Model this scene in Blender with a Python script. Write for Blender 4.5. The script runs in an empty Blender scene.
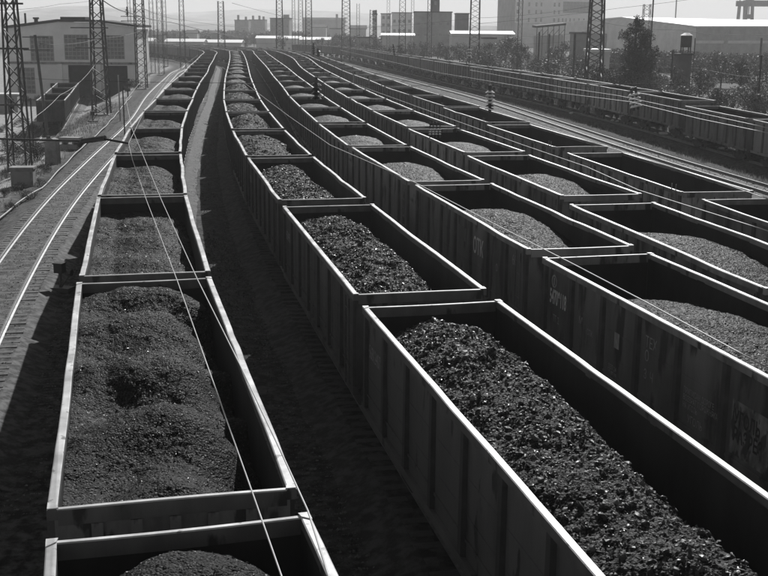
import bpy, bmesh, math, random
import numpy as np
from mathutils import Vector, Matrix

sc = bpy.context.scene
COL = sc.collection
R = math.radians
rng = np.random.default_rng(7)
random.seed(7)

# ------------------------------------------------------------------ camera
CAM_Z = 9.29
PITCH, ROLL = 0.22806, 0.0075
FPX = 1119.4                      # focal length in pixels of a 768 wide frame
cam_d = bpy.data.cameras.new('camera')
cam_d.sensor_width = 36.0
cam_d.lens = FPX / 768 * 36.0
cam_d.clip_start = 0.1
cam_d.clip_end = 20000
cam = bpy.data.objects.new('camera', cam_d)
COL.objects.link(cam)
cam.matrix_world = (Matrix.Translation((0, 0, CAM_Z)) @ Matrix.Rotation(math.pi / 2 - PITCH, 4, 'X')
                    @ Matrix.Rotation(ROLL, 4, 'Z'))
sc.camera = cam

# ------------------------------------------------------------------ sky, sun, exposure
SUN_EL, SUN_AZ = R(36), R(11)      # azimuth measured from +Y towards +X
SKY_STRENGTH, SUN_STRENGTH = 0.05, 5.0
HAZE_DENSITY, HAZE_ANISO = 0.00034, 0.15
world = bpy.data.worlds.new('World')
sc.world = world
world.use_nodes = True
nt = world.node_tree
for n in list(nt.nodes):
    nt.nodes.remove(n)
wo = nt.nodes.new('ShaderNodeOutputWorld')
bg = nt.nodes.new('ShaderNodeBackground')
sky = nt.nodes.new('ShaderNodeTexSky')
bw = nt.nodes.new('ShaderNodeRGBToBW')          # the photograph is black and white
sky.sky_type = 'NISHITA'
sky.sun_disc = False
sky.sun_elevation = SUN_EL
sky.sun_rotation = SUN_AZ
sky.dust_density = 0.6
nt.links.new(sky.outputs[0], bw.inputs[0])
nt.links.new(bw.outputs[0], bg.inputs[0])
bg.inputs[1].default_value = SKY_STRENGTH
nt.links.new(bg.outputs[0], wo.inputs[0])
sun_d = bpy.data.lights.new('sun', 'SUN')
sun_d.energy = SUN_STRENGTH
sun_d.angle = R(0.5)
sun_d.color = (1, 1, 1)
sun = bpy.data.objects.new('sun', sun_d)
COL.objects.link(sun)
to_sun = Vector((math.sin(SUN_AZ) * math.cos(SUN_EL), math.cos(SUN_AZ) * math.cos(SUN_EL), math.sin(SUN_EL)))
sun.rotation_euler = to_sun.to_track_quat('Z', 'Y').to_euler()
sun.location = (40, 60, 60)
sc.view_settings.view_transform = 'Standard'
sc.view_settings.look = 'None'
sc.view_settings.gamma = 1.0
sc.view_settings.exposure = 0.2
sc.render.engine = 'CYCLES'
sc.cycles.volume_bounces = 1
sc.cycles.max_bounces = 6
sc.cycles.use_denoising = True

# ------------------------------------------------------------------ helpers
def at(px, py, Y):
    """world point at depth Y on the ray of a photo pixel: used to read real sizes off the photograph"""
    x = (px - 384) / FPX
    y = (288 - py) / FPX
    cr, sr = math.cos(ROLL), math.sin(ROLL)
    X = x * cr - y * sr
    u = x * sr + y * cr
    yy = math.cos(PITCH) + u * math.sin(PITCH)
    zz = -math.sin(PITCH) + u * math.cos(PITCH)
    t = Y / yy
    return Vector((X * t, Y, CAM_Z + zz * t))

def on_plane(px, py, z):
    p = at(px, py, 1.0)
    t = (z - CAM_Z) / (p.z - CAM_Z)
    return Vector((p.x * t, t, z))

def tag(o, label=None, cat=None, group=None, kind=None):
    if label: o['label'] = label
    if cat: o['category'] = cat
    if group: o['group'] = group
    if kind: o['kind'] = kind
    return o

def empty(name, loc=(0, 0, 0), rz=0.0, parent=None):
    o = bpy.data.objects.new(name, None)
    o.empty_display_size = 0.3
    o.location = loc
    o.rotation_euler = (0, 0, rz)
    COL.objects.link(o)
    if parent: o.parent = parent
    return o

def link_mesh(name, me, parent=None, loc=None, rz=None):
    o = bpy.data.objects.new(name, me)
    COL.objects.link(o)
    if parent: o.parent = parent
    if loc is not None: o.location = loc
    if rz is not None: o.rotation_euler = (0, 0, rz)
    return o

class MB:
    """collects simple shapes and builds them as one mesh object"""
    def __init__(self):
        self.v = []
        self.f = []
    def add(self, verts, faces):
        n = len(self.v)
        self.v.extend([tuple(map(float, p)) for p in verts])
        self.f.extend([tuple(i + n for i in f) for f in faces])
    def box(self, c, s, rz=0.0):
        x, y, z = c
        a, b, h = s[0] / 2, s[1] / 2, s[2] / 2
        ca, sa = math.cos(rz), math.sin(rz)
        vs = []
        for dz in (-h, h):
            for dx, dy in ((-a, -b), (a, -b), (a, b), (-a, b)):
                vs.append((x + dx * ca - dy * sa, y + dx * sa + dy * ca, z + dz))
        self.add(vs, [(3, 2, 1, 0), (4, 5, 6, 7), (0, 1, 5, 4), (1, 2, 6, 5), (2, 3, 7, 6), (3, 0, 4, 7)])
    def sweep(self, profile, pts, frames, closed_ends=True):
        """profile [(a,b)], frames [(side, up)] per point"""
        n = len(profile)
        vs = []
        for p, (s, u) in zip(pts, frames):
            for a, b in profile:
                vs.append((p[0] + s[0] * a + u[0] * b, p[1] + s[1] * a + u[1] * b, p[2] + s[2] * a + u[2] * b))
        fs = []
        for k in range(len(pts) - 1):
            for i in range(n):
                j = (i + 1) % n
                fs.append((k * n + i, k * n + j, (k + 1) * n + j, (k + 1) * n + i))
        if closed_ends:
            fs.append(tuple(range(n - 1, -1, -1)))
            fs.append(tuple((len(pts) - 1) * n + i for i in range(n)))
        self.add(vs, fs)
    def beam(self, p, q, w, h=None):
        """rectangular bar from p to q"""
        h = h or w
        p, q = Vector(p), Vector(q)
        d = (q - p).normalized()
        s = d.cross(Vector((0, 0, 1)))
        if s.length < 1e-3: s = Vector((1, 0, 0))
        s.normalize()
        u = s.cross(d).normalized()
        pr = [(-w / 2, -h / 2), (w / 2, -h / 2), (w / 2, h / 2), (-w / 2, h / 2)]
        self.sweep(pr, [p, q], [(s, u), (s, u)])
    def tube(self, pts, r, n=6):
        pts = [Vector(p) for p in pts]
        fr = []
        for i in range(len(pts)):
            d = (pts[min(i + 1, len(pts) - 1)] - pts[max(i - 1, 0)]).normalized()
            s = d.cross(Vector((0, 0, 1)))
            if s.length < 1e-3: s = Vector((1, 0, 0))
            s.normalize()
            fr.append((s, s.cross(d).normalized()))
        pr = [(r * math.cos(2 * math.pi * k / n), r * math.sin(2 * math.pi * k / n)) for k in range(n)]
        self.sweep(pr, pts, fr)
    def disc(self, c, axis, r, h, n=14, r2=None):
        axis = Vector(axis).normalized()
        s = axis.orthogonal().normalized()
        u = axis.cross(s)
        r2 = r if r2 is None else r2
        c = Vector(c)
        vs = []
        for off, rr in ((-h / 2, r), (h / 2, r2)):
            for k in range(n):
                a = 2 * math.pi * k / n
                vs.append(c + axis * off + s * (rr * math.cos(a)) + u * (rr * math.sin(a)))
        fs = [(i, (i + 1) % n, n + (i + 1) % n, n + i) for i in range(n)]
        fs.append(tuple(range(n - 1, -1, -1)))
        fs.append(tuple(range(n, 2 * n)))
        self.add(vs, fs)
    def poly(self, pts, thick):
        """polygon (list of 3d points, planar) given thickness along vector thick"""
        n = len(pts)
        t = Vector(thick)
        vs = [Vector(p) for p in pts] + [Vector(p) + t for p in pts]
        fs = [tuple(range(n - 1, -1, -1)), tuple(range(n, 2 * n))]
        for i in range(n):
            j = (i + 1) % n
            fs.append((i, j, n + j, n + i))
        self.add(vs, fs)
    def mesh(self, name, mat, smooth=False, flank=None):
        me = bpy.data.meshes.new(name)
        me.from_pydata(self.v, [], self.f)
        me.materials.append(mat)
        bm = bmesh.new(); bm.from_mesh(me)
        bmesh.ops.recalc_face_normals(bm, faces=bm.faces)
        bm.to_mesh(me); bm.free()
        if flank is not None:                  # second material on everything that does not face up
            me.materials.append(flank)
            for p in me.polygons:
                p.material_index = 0 if p.normal.z > 0.3 else 1
        if smooth:
            me.polygons.foreach_set('use_smooth', [True] * len(me.polygons))
        return me
    def build(self, name, mat, parent=None, smooth=False, loc=None, rz=None):
        return link_mesh(name, self.mesh(name, mat, smooth), parent, loc, rz)

def np_mesh(name, verts, faces, mat, smooth=False):
    """fast mesh from numpy arrays; faces (m,3) or (m,4)"""
    me = bpy.data.meshes.new(name)
    verts = np.asarray(verts, dtype=np.float32)
    faces = np.asarray(faces, dtype=np.int32)
    k = faces.shape[1]
    me.vertices.add(len(verts))
    me.vertices.foreach_set('co', verts.ravel())
    me.loops.add(faces.size)
    me.loops.foreach_set('vertex_index', faces.ravel())
    me.polygons.add(len(faces))
    me.polygons.foreach_set('loop_start', np.arange(0, faces.size, k, dtype=np.int32))
    me.polygons.foreach_set('loop_total', np.full(len(faces), k, dtype=np.int32))
    me.polygons.foreach_set('use_smooth', np.full(len(faces), smooth))
    me.update(calc_edges=True)
    me.materials.append(mat)
    return me

def copy_tree(o, parent=None):
    c = o.copy()
    COL.objects.link(c)
    if parent is not None:
        c.parent = parent
    for ch in o.children:
        copy_tree(ch, c)
    return c

ORD = ['first', 'second', 'third', 'fourth', 'fifth', 'sixth', 'seventh', 'eighth', 'ninth', 'tenth', 'eleventh',
       'twelfth', 'thirteenth', 'fourteenth', 'fifteenth', 'sixteenth', 'seventeenth', 'eighteenth', 'nineteenth',
       'twentieth']

def vnoise(x, y, seed):
    """smooth value noise on arrays"""
    r = np.random.default_rng(seed)
    T = r.random((256, 256))
    xi = np.floor(x).astype(int); yi = np.floor(y).astype(int)
    fx = x - xi; fy = y - yi
    fx = fx * fx * (3 - 2 * fx); fy = fy * fy * (3 - 2 * fy)
    g = lambda a, b: T[a % 256, b % 256]
    return ((g(xi, yi) * (1 - fx) + g(xi + 1, yi) * fx) * (1 - fy)
            + (g(xi, yi + 1) * (1 - fx) + g(xi + 1, yi + 1) * fx) * fy) * 2 - 1

def fbm(x, y, seed, octs=4, gain=0.5):
    a, s, tot = 1.0, 0.0, 0.0
    for k in range(octs):
        s = s + a * vnoise(x * 2 ** k + 17.3 * k, y * 2 ** k + 9.1 * k, seed + k)
        tot += a
        a *= gain
    return s / tot

# ------------------------------------------------------------------ materials
def g3(v): return (v, v, v, 1)

def mat(name, lo, hi, scale=3.0, rough=0.7, spec=0.5, detail=6.0, bump=0.0, bump_scale=None, metal=0.0,
        stretch=(1, 1, 1), spots=None, lo_pos=0.35, hi_pos=0.65, rough_var=0.0):
    m = bpy.data.materials.new(name)
    m.use_nodes = True
    t = m.node_tree
    b = t.nodes['Principled BSDF']
    tc = t.nodes.new('ShaderNodeTexCoord')
    mp = t.nodes.new('ShaderNodeMapping')
    mp.inputs['Scale'].default_value = stretch
    t.links.new(tc.outputs['Object'], mp.inputs['Vector'])
    nz = t.nodes.new('ShaderNodeTexNoise')
    nz.inputs['Scale'].default_value = scale
    nz.inputs['Detail'].default_value = detail
    nz.inputs['Roughness'].default_value = 0.62
    t.links.new(mp.outputs[0], nz.inputs['Vector'])
    rp = t.nodes.new('ShaderNodeValToRGB')
    rp.color_ramp.elements[0].color = g3(lo); rp.color_ramp.elements[0].position = lo_pos
    rp.color_ramp.elements[1].color = g3(hi); rp.color_ramp.elements[1].position = hi_pos
    t.links.new(nz.outputs['Fac'], rp.inputs[0])
    col = rp.outputs[0]
    if spots:                                   # (scale, threshold, value): worn or rusty patches
        n2 = t.nodes.new('ShaderNodeTexNoise')
        n2.inputs['Scale'].default_value = spots[0]
        n2.inputs['Detail'].default_value = 8
        t.links.new(mp.outputs[0], n2.inputs['Vector'])
        r2 = t.nodes.new('ShaderNodeValToRGB')
        r2.color_ramp.elements[0].position = spots[1]; r2.color_ramp.elements[0].color = g3(0)
        r2.color_ramp.elements[1].position = spots[1] + 0.05; r2.color_ramp.elements[1].color = g3(1)
        t.links.new(n2.outputs['Fac'], r2.inputs[0])
        mx = t.nodes.new('ShaderNodeMixRGB')
        t.links.new(r2.outputs[0], mx.inputs[0])
        t.links.new(col, mx.inputs[1])
        mx.inputs[2].default_value = g3(spots[2])
        col = mx.outputs[0]
    t.links.new(col, b.inputs['Base Color'])
    b.inputs['Roughness'].default_value = rough
    b.inputs['Specular IOR Level'].default_value = spec
    b.inputs['Metallic'].default_value = metal
    if rough_var:
        mr = t.nodes.new('ShaderNodeMapRange')
        mr.inputs['From Min'].default_value = 0.3; mr.inputs['From Max'].default_value = 0.7
        mr.inputs['To Min'].default_value = rough - rough_var; mr.inputs['To Max'].default_value = rough + rough_var
        t.links.new(nz.outputs['Fac'], mr.inputs['Value'])
        t.links.new(mr.outputs[0], b.inputs['Roughness'])
    if bump:
        n3 = t.nodes.new('ShaderNodeTexNoise')
        n3.inputs['Scale'].default_value = bump_scale or scale * 6
        n3.inputs['Detail'].default_value = 5
        t.links.new(tc.outputs['Object'], n3.inputs['Vector'])
        bp = t.nodes.new('ShaderNodeBump')
        bp.inputs['Strength'].default_value = bump
        bp.inputs['Distance'].default_value = 0.02
        t.links.new(n3.outputs['Fac'], bp.inputs['Height'])
        t.links.new(bp.outputs[0], b.inputs['Normal'])
    return m

def coal_material(name, lo, hi, scale, rough, spec=0.15):
    """glossy black mineral: voronoi facets tone and tilt each lump, a few bright ones painting glints"""
    m = bpy.data.materials.new(name)
    m.use_nodes = True
    t = m.node_tree
    b = t.nodes['Principled BSDF']
    tc = t.nodes.new('ShaderNodeTexCoord')
    vo = t.nodes.new('ShaderNodeTexVoronoi')
    vo.inputs['Scale'].default_value = scale
    vo.inputs['Randomness'].default_value = 1.0
    t.links.new(tc.outputs['Object'], vo.inputs['Vector'])
    bwn = t.nodes.new('ShaderNodeRGBToBW')
    t.links.new(vo.outputs['Color'], bwn.inputs[0])
    rp = t.nodes.new('ShaderNodeValToRGB')
    rp.color_ramp.elements[0].color = g3(lo); rp.color_ramp.elements[0].position = 0.2
    rp.color_ramp.elements[1].color = g3(hi); rp.color_ramp.elements[1].position = 0.9  # top of the ramp puts sparse glints into the colour
    e = rp.color_ramp.elements.new(0.66); e.color = g3((lo * 4 + hi) / 5)
    t.links.new(bwn.outputs[0], rp.inputs[0])
    nz = t.nodes.new('ShaderNodeTexNoise')
    nz.inputs['Scale'].default_value = 1.3; nz.inputs['Detail'].default_value = 4
    t.links.new(tc.outputs['Object'], nz.inputs['Vector'])
    mr0 = t.nodes.new('ShaderNodeMapRange')
    mr0.inputs['From Min'].default_value = 0.3; mr0.inputs['From Max'].default_value = 0.7
    mr0.inputs['To Min'].default_value = 0.55; mr0.inputs['To Max'].default_value = 1.35
    t.links.new(nz.outputs['Fac'], mr0.inputs['Value'])
    mu = t.nodes.new('ShaderNodeMixRGB'); mu.blend_type = 'MULTIPLY'; mu.inputs[0].default_value = 1
    t.links.new(rp.outputs[0], mu.inputs[1]); t.links.new(mr0.outputs[0], mu.inputs[2])
    t.links.new(mu.outputs[0], b.inputs['Base Color'])
    mr = t.nodes.new('ShaderNodeMapRange')
    mr.inputs['To Min'].default_value = rough - 0.15; mr.inputs['To Max'].default_value = min(1, rough + 0.3)
    t.links.new(bwn.outputs[0], mr.inputs['Value'])
    t.links.new(mr.outputs[0], b.inputs['Roughness'])
    b.inputs['Specular IOR Level'].default_value = spec
    bp = t.nodes.new('ShaderNodeBump')
    bp.inputs['Strength'].default_value = 0.9
    bp.inputs['Distance'].default_value = 0.5 / scale
    t.links.new(vo.outputs['Distance'], bp.inputs['Height'])
    bp.invert = True
    t.links.new(bp.outputs[0], b.inputs['Normal'])
    return m

M = {}
M['paint_a'] = mat('wagon_paint_dark', 0.06, 0.13, 1.6, 0.55, 0.4, spots=(2.2, 0.62, 0.02), stretch=(1, 1, 0.35), bump=0.15, rough_var=0.1)
M['paint_b'] = mat('wagon_paint_grey', 0.12, 0.26, 1.3, 0.6, 0.4, spots=(2.0, 0.6, 0.035), stretch=(1, 1, 0.3), bump=0.15, rough_var=0.1)
M['paint_c'] = mat('wagon_paint_light', 0.11, 0.24, 1.1, 0.6, 0.4, spots=(1.8, 0.6, 0.05), stretch=(1, 1, 0.3), bump=0.15, rough_var=0.1)
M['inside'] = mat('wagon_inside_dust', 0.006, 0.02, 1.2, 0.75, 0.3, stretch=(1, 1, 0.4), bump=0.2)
M['rim'] = mat('worn_rim_steel', 0.34, 0.6, 1.4, 0.42, 0.6, spots=(5.0, 0.62, 0.14), bump=0.2, rough_var=0.12)
M['rim_dark'] = mat('worn_rim_steel_dull', 0.14, 0.36, 1.4, 0.45, 0.5, spots=(2.6, 0.6, 0.05), bump=0.1, rough_var=0.12)
M['under'] = mat('underframe_grime', 0.02, 0.05, 2.0, 0.8, 0.3)
M['wheel'] = mat('wheel_steel', 0.05, 0.10, 4.0, 0.5, 0.5, metal=0.4)
M['rib_a'] = mat('rib_shade_dark', 0.025, 0.055, 1.6, 0.6, 0.4, bump=0.1)  # ribs darker than the panels: shade of their near faces painted in
M['rib_b'] = mat('rib_shade_grey', 0.035, 0.08, 1.3, 0.6, 0.4, bump=0.1)
M['rib_c'] = mat('rib_shade_light', 0.025, 0.06, 1.1, 0.6, 0.4, bump=0.1)
M['print'] = mat('faded_white_print', 0.55, 0.8, 5.0, 0.7, 0.3)
M['print_faint'] = mat('very_faded_white_print', 0.26, 0.46, 5.0, 0.7, 0.3)
M['worn_panel'] = mat('worn_pale_panel', 0.07, 0.30, 3.5, 0.7, 0.3, spots=(5.0, 0.52, 0.06), stretch=(1, 1, 0.5))
M['coal_fine'] = coal_material('fine_coal', 0.002, 0.062, 30.0, 0.64, 0.12)
M['coal_lumpy'] = coal_material('lump_coal', 0.007, 0.095, 24.0, 0.65)
M['coal_grit'] = coal_material('gritty_coal', 0.003, 0.062, 24.0, 0.6)
M['lump'] = coal_material('coal_lump_faces', 0.008, 0.26, 9.0, 0.45, 0.4)
M['rail'] = mat('rail_steel', 0.15, 0.26, 6.0, 0.35, 0.6, metal=0.6)
M['sleeper'] = mat('tarred_sleeper', 0.045, 0.11, 5.0, 0.8, 0.3, stretch=(1, 6, 1), bump=0.3)
M['concrete'] = mat('weathered_concrete', 0.16, 0.30, 1.5, 0.85, 0.3, spots=(1.2, 0.62, 0.09), bump=0.2)
M['pale_wall'] = mat('pale_plaster_wall', 0.7, 0.84, 0.35, 0.9, 0.2, spots=(0.5, 0.7, 0.4), bump=0.1)
M['white_wall'] = mat('white_panel_wall', 0.8, 0.88, 0.2, 0.85, 0.2)
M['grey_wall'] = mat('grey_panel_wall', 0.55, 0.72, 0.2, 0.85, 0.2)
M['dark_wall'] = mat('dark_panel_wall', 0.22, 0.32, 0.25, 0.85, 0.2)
M['roof_dark'] = mat('tar_roof', 0.03, 0.06, 0.6, 0.85, 0.2)
M['soot_wall'] = mat('soot_dark_wall', 0.09, 0.15, 0.25, 0.85, 0.2)
M['roof_white'] = mat('white_sheet_roof', 0.72, 0.84, 0.1, 0.5, 0.4)
M['glass'] = mat('reflecting_window_glass', 0.12, 0.22, 1.5, 0.3, 0.5)  # pane reflections put into the base colour
M['frame'] = mat('window_frame_paint', 0.3, 0.42, 2.0, 0.7, 0.3)
M['door'] = mat('dark_door_and_opening', 0.015, 0.03, 1.2, 0.8, 0.2)
M['mast'] = mat('mast_steel', 0.04, 0.09, 2.0, 0.6, 0.4)
M['wire'] = mat('dull_bright_wire', 0.3, 0.45, 5.0, 0.5, 0.5)
M['wire_dark'] = mat('black_cable', 0.02, 0.04, 5.0, 0.6, 0.3)
M['porcelain_white'] = mat('white_porcelain', 0.7, 0.8, 5.0, 0.25, 0.5)
M['porcelain_dark'] = mat('dark_porcelain', 0.02, 0.04, 5.0, 0.3, 0.5)
M['leaf'] = mat('tree_leaf', 0.045, 0.1, 0.9, 0.6, 0.3)
M['leaf_dark'] = mat('dark_tree_leaf', 0.03, 0.065, 0.9, 0.6, 0.3)
M['leaf_pale'] = mat('pale_shrub_leaf', 0.07, 0.14, 0.9, 0.65, 0.3)
M['bark'] = mat('bark', 0.04, 0.08, 6.0, 0.9, 0.2)
M['grass_dry'] = mat('dry_grass', 0.28, 0.5, 0.7, 0.8, 0.2)
M['grass_green'] = mat('weeds', 0.05, 0.12, 0.7, 0.8, 0.2)
M['ballast'] = mat('ballast_stone', 0.012, 0.1, 3.2, 0.85, 0.3, detail=14, bump=0.8, bump_scale=16, lo_pos=0.43, hi_pos=0.60)
M['ballast_dark'] = mat('coal_dusted_ballast', 0.010, 0.075, 3.2, 0.85, 0.3, detail=14, bump=0.8, bump_scale=16, lo_pos=0.43, hi_pos=0.60)
M['stone'] = mat('loose_stone', 0.05, 0.24, 9.0, 0.8, 0.3)
M['pipe'] = mat('pale_pipe', 0.12, 0.2, 3.0, 0.5, 0.4)
M['sunfleck'] = mat('white_sunfleck', 0.8, 0.9, 5.0, 0.5, 0.4)
M['white_paint'] = mat('white_vehicle_paint', 0.5, 0.6, 1.0, 0.3, 0.5)
M['tyre'] = mat('tyre_rubber', 0.02, 0.03, 5.0, 0.8, 0.3)
M['hill'] = mat('scrubby_hill', 0.22, 0.4, 0.012, 0.95, 0.1, detail=8, lo_pos=0.4, hi_pos=0.6)
for k in ('leaf', 'leaf_dark', 'leaf_pale', 'grass_dry', 'grass_green'):     # thin blades let some sun through
    t = M[k].node_tree
    b = t.nodes['Principled BSDF']
    tr = t.nodes.new('ShaderNodeBsdfTranslucent')
    ms = t.nodes.new('ShaderNodeMixShader'); ms.inputs[0].default_value = 0.22
    t.links.new(b.inputs['Base Color'].links[0].from_socket, tr.inputs['Color'])
    t.links.new(b.outputs[0], ms.inputs[1]); t.links.new(tr.outputs[0], ms.inputs[2])
    t.links.new(ms.outputs[0], t.nodes['Material Output'].inputs['Surface'])

# ------------------------------------------------------------------ track paths (plan, metres)
class Path:
    def __init__(self, pts):
        p = np.array(pts, float)
        p = p[np.argsort(p[:, 1])]
        # smooth x(y) with a cubic through the points, then densify
        ys = np.arange(p[0, 1], p[-1, 1], 0.5)
        xs = self.pchip(p[:, 1], p[:, 0], ys)
        k = np.ones(17) / 17
        xp = np.pad(xs, 8, mode='reflect', reflect_type='odd')
        for _ in range(2):
            xs = np.convolve(xp, k, 'valid'); xp = np.pad(xs, 8, mode='reflect', reflect_type='odd')
        self.p = np.stack([xs, ys], 1)
        d = np.hypot(*np.diff(self.p, axis=0).T)
        self.s = np.concatenate([[0], np.cumsum(d)])
    @staticmethod
    def pchip(x, y, q):
        h = np.diff(x); dl = np.diff(y) / h
        m = np.zeros(len(x)); m[0] = dl[0]; m[-1] = dl[-1]
        m[1:-1] = (dl[:-1] * h[1:] + dl[1:] * h[:-1]) / (h[:-1] + h[1:])
        i = np.clip(np.searchsorted(x, q) - 1, 0, len(h) - 1)
        t = (q - x[i]) / h[i]
        return ((2 * t**3 - 3 * t**2 + 1) * y[i] + (t**3 - 2 * t**2 + t) * h[i] * m[i]
                + (-2 * t**3 + 3 * t**2) * y[i + 1] + (t**3 - t**2) * h[i] * m[i + 1])
    def at(self, s):
        return np.array([np.interp(s, self.s, self.p[:, 0]), np.interp(s, self.s, self.p[:, 1])])
    def s_of_y(self, y):
        return float(np.interp(y, self.p[:, 1], self.s))
    def x(self, y):
        return np.interp(y, self.p[:, 1], self.p[:, 0])
    def pose(self, s, half=4.3):
        a, b = self.at(s - half), self.at(s + half)
        c = (a + b) / 2
        return c, math.atan2(b[0] - a[0], b[1] - a[1])        # heading from +Y towards +X
    def line(self, y0, y1, step):
        s0, s1 = self.s_of_y(y0), self.s_of_y(y1)
        ss = np.arange(s0, s1, step)
        P = np.stack([np.interp(ss, self.s, self.p[:, 0]), np.interp(ss, self.s, self.p[:, 1])], 1)
        T = np.gradient(P, axis=0)
        T /= np.linalg.norm(T, axis=1)[:, None]
        return P, T

L0 = 12.83
# far end centre (x, y) and heading in degrees of the wagons nearest the bridge
FIT = {
 'A': [(-2.39, 12.33, -15.0), (-5.61, 25.6, -13.5), (-8.47, 38.83, -12.3), (-11.0, 51.96, -10.9), (-13.38, 65.7, -9.7), (-15.38, 78.95, -8.5), (-17.3, 92.8, -7.7)],
 'B': [(1.045, 23.53, -13.05), (-1.88, 37.15, -12.2), (-4.74, 51.2, -11.6), (-7.25, 64.78, -10.35), (-9.58, 78.86, -9.4)],
 'C': [(5.62, 28.96, -13.6), (2.66, 42.57, -12.2), (-0.16, 56.2, -11.6), (-2.58, 69.8, -9.75), (-4.73, 83.98, -8.7)],
 'D': [(7.8, 38.03, -11.3), (5.36, 52.7, -11.1), (2.87, 66.95, -11.0), (0.62, 81.28, -9.8)],
 'E': [(13.55, 42.4, -9.2), (10.97, 58.46, -9.2), (8.3, 75.6, -9.8), (6.2, 92.0, -9.2), (4.07, 108.05, -9.3)],
}
def mids(t, L):
    out = []
    for x, y, h in FIT[t]:
        h = R(h)
        out.append((x - math.sin(h) * L / 2, y - math.cos(h) * L / 2, h))
    return out
L_E = 14.3
MID = {t: mids(t, L_E if t == 'E' else L0) for t in FIT}
FARPTS = {
 'A': [(-19.6, 108.8), (-21.4, 122), (-25.1, 151), (-28.1, 172), (-31, 194), (-36.9, 237), (-43, 279), (-48.6, 303), (-58.5, 327.5), (-68.5, 348), (-80, 372), (-97, 402), (-122, 440), (-165, 495)],
 'B': [(-11.8, 93.3), (-13.8, 107.7), (-17.5, 135), (-22, 170), (-30, 231), (-34.3, 262), (-40.4, 299), (-51, 328), (-62, 352), (-73, 375), (-90, 407), (-115, 446), (-158, 501)],
 'C': [(-6.9, 99), (-9.2, 117), (-12.2, 139), (-15.8, 167), (-21.5, 209), (-28.3, 259), (-34.1, 298.5), (-45, 331), (-56, 355), (-68, 379), (-85, 411), (-110, 452), (-152, 507)],
 'D': [(-2.8, 105), (-6.2, 131), (-10.6, 166), (-17.5, 230), (-23.4, 271), (-28.5, 300), (-39, 334), (-50, 359), (-62, 383), (-79, 416), (-105, 457), (-146, 512)],
 'E': [(1.8, 122), (-0.6, 141), (-4, 164), (-8, 197), (-13, 235), (-19.5, 285), (-24, 305), (-34, 340), (-45, 365), (-57, 389), (-74, 422), (-100, 463)],
}
NEAR = {'A': (1.6, -3.5), 'B': (7.0, -2.0), 'C': (13.3, -2.5), 'D': (15.5, -1.0), 'E': (20.5, 0.0)}
PATH = {t: Path([NEAR[t]] + [(m[0], m[1]) for m in MID[t]] + FARPTS[t]) for t in FIT}
PATH['L'] = Path([(-4.5, -3), (-9.4, 19), (-12.6, 33), (-13.9, 39.3), (-17.3, 57.7), (-20.8, 81.8), (-24.5, 109.5), (-32.5, 158), (-43, 230), (-55, 306), (-64.5, 329), (-75, 351), (-86, 373), (-104, 405), (-130, 445)])
PATH['R'] = Path([(29, 0), (26.5, 38), (23.4, 67), (22, 76.5), (20.2, 91), (17.7, 115), (13.0, 157), (5.3, 206), (-2, 248), (-11, 295), (-20, 330), (-32, 365), (-60, 420)])
PATH['G'] = Path([(33, 0), (30.3, 45), (28.2, 77), (26.8, 95), (24, 122), (22, 137), (10.9, 206), (6.8, 235), (-1, 285), (-9.6, 339), (-20, 380), (-45, 430)])

PATH['S'] = Path([(-33.5, 108), (-37.3, 126), (-46.6, 167), (-52.5, 194), (-55, 205)])

GZ = -0.5
def ground_z(x, y):
    xl = PATH['L'].x(y)
    d = xl - x - 4.6                               # metres left of the running track's shoulder
    s = np.clip(d / 6.0, 0, 1); s = s * s * (3 - 2 * s)
    near = np.clip((y - 25) / 40, 0, 1)
    z = GZ - s * 2.3 * near
    far = np.clip((y - 430) / 200, 0, 1)
    return z * (1 - far) + far * -1.5

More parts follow.
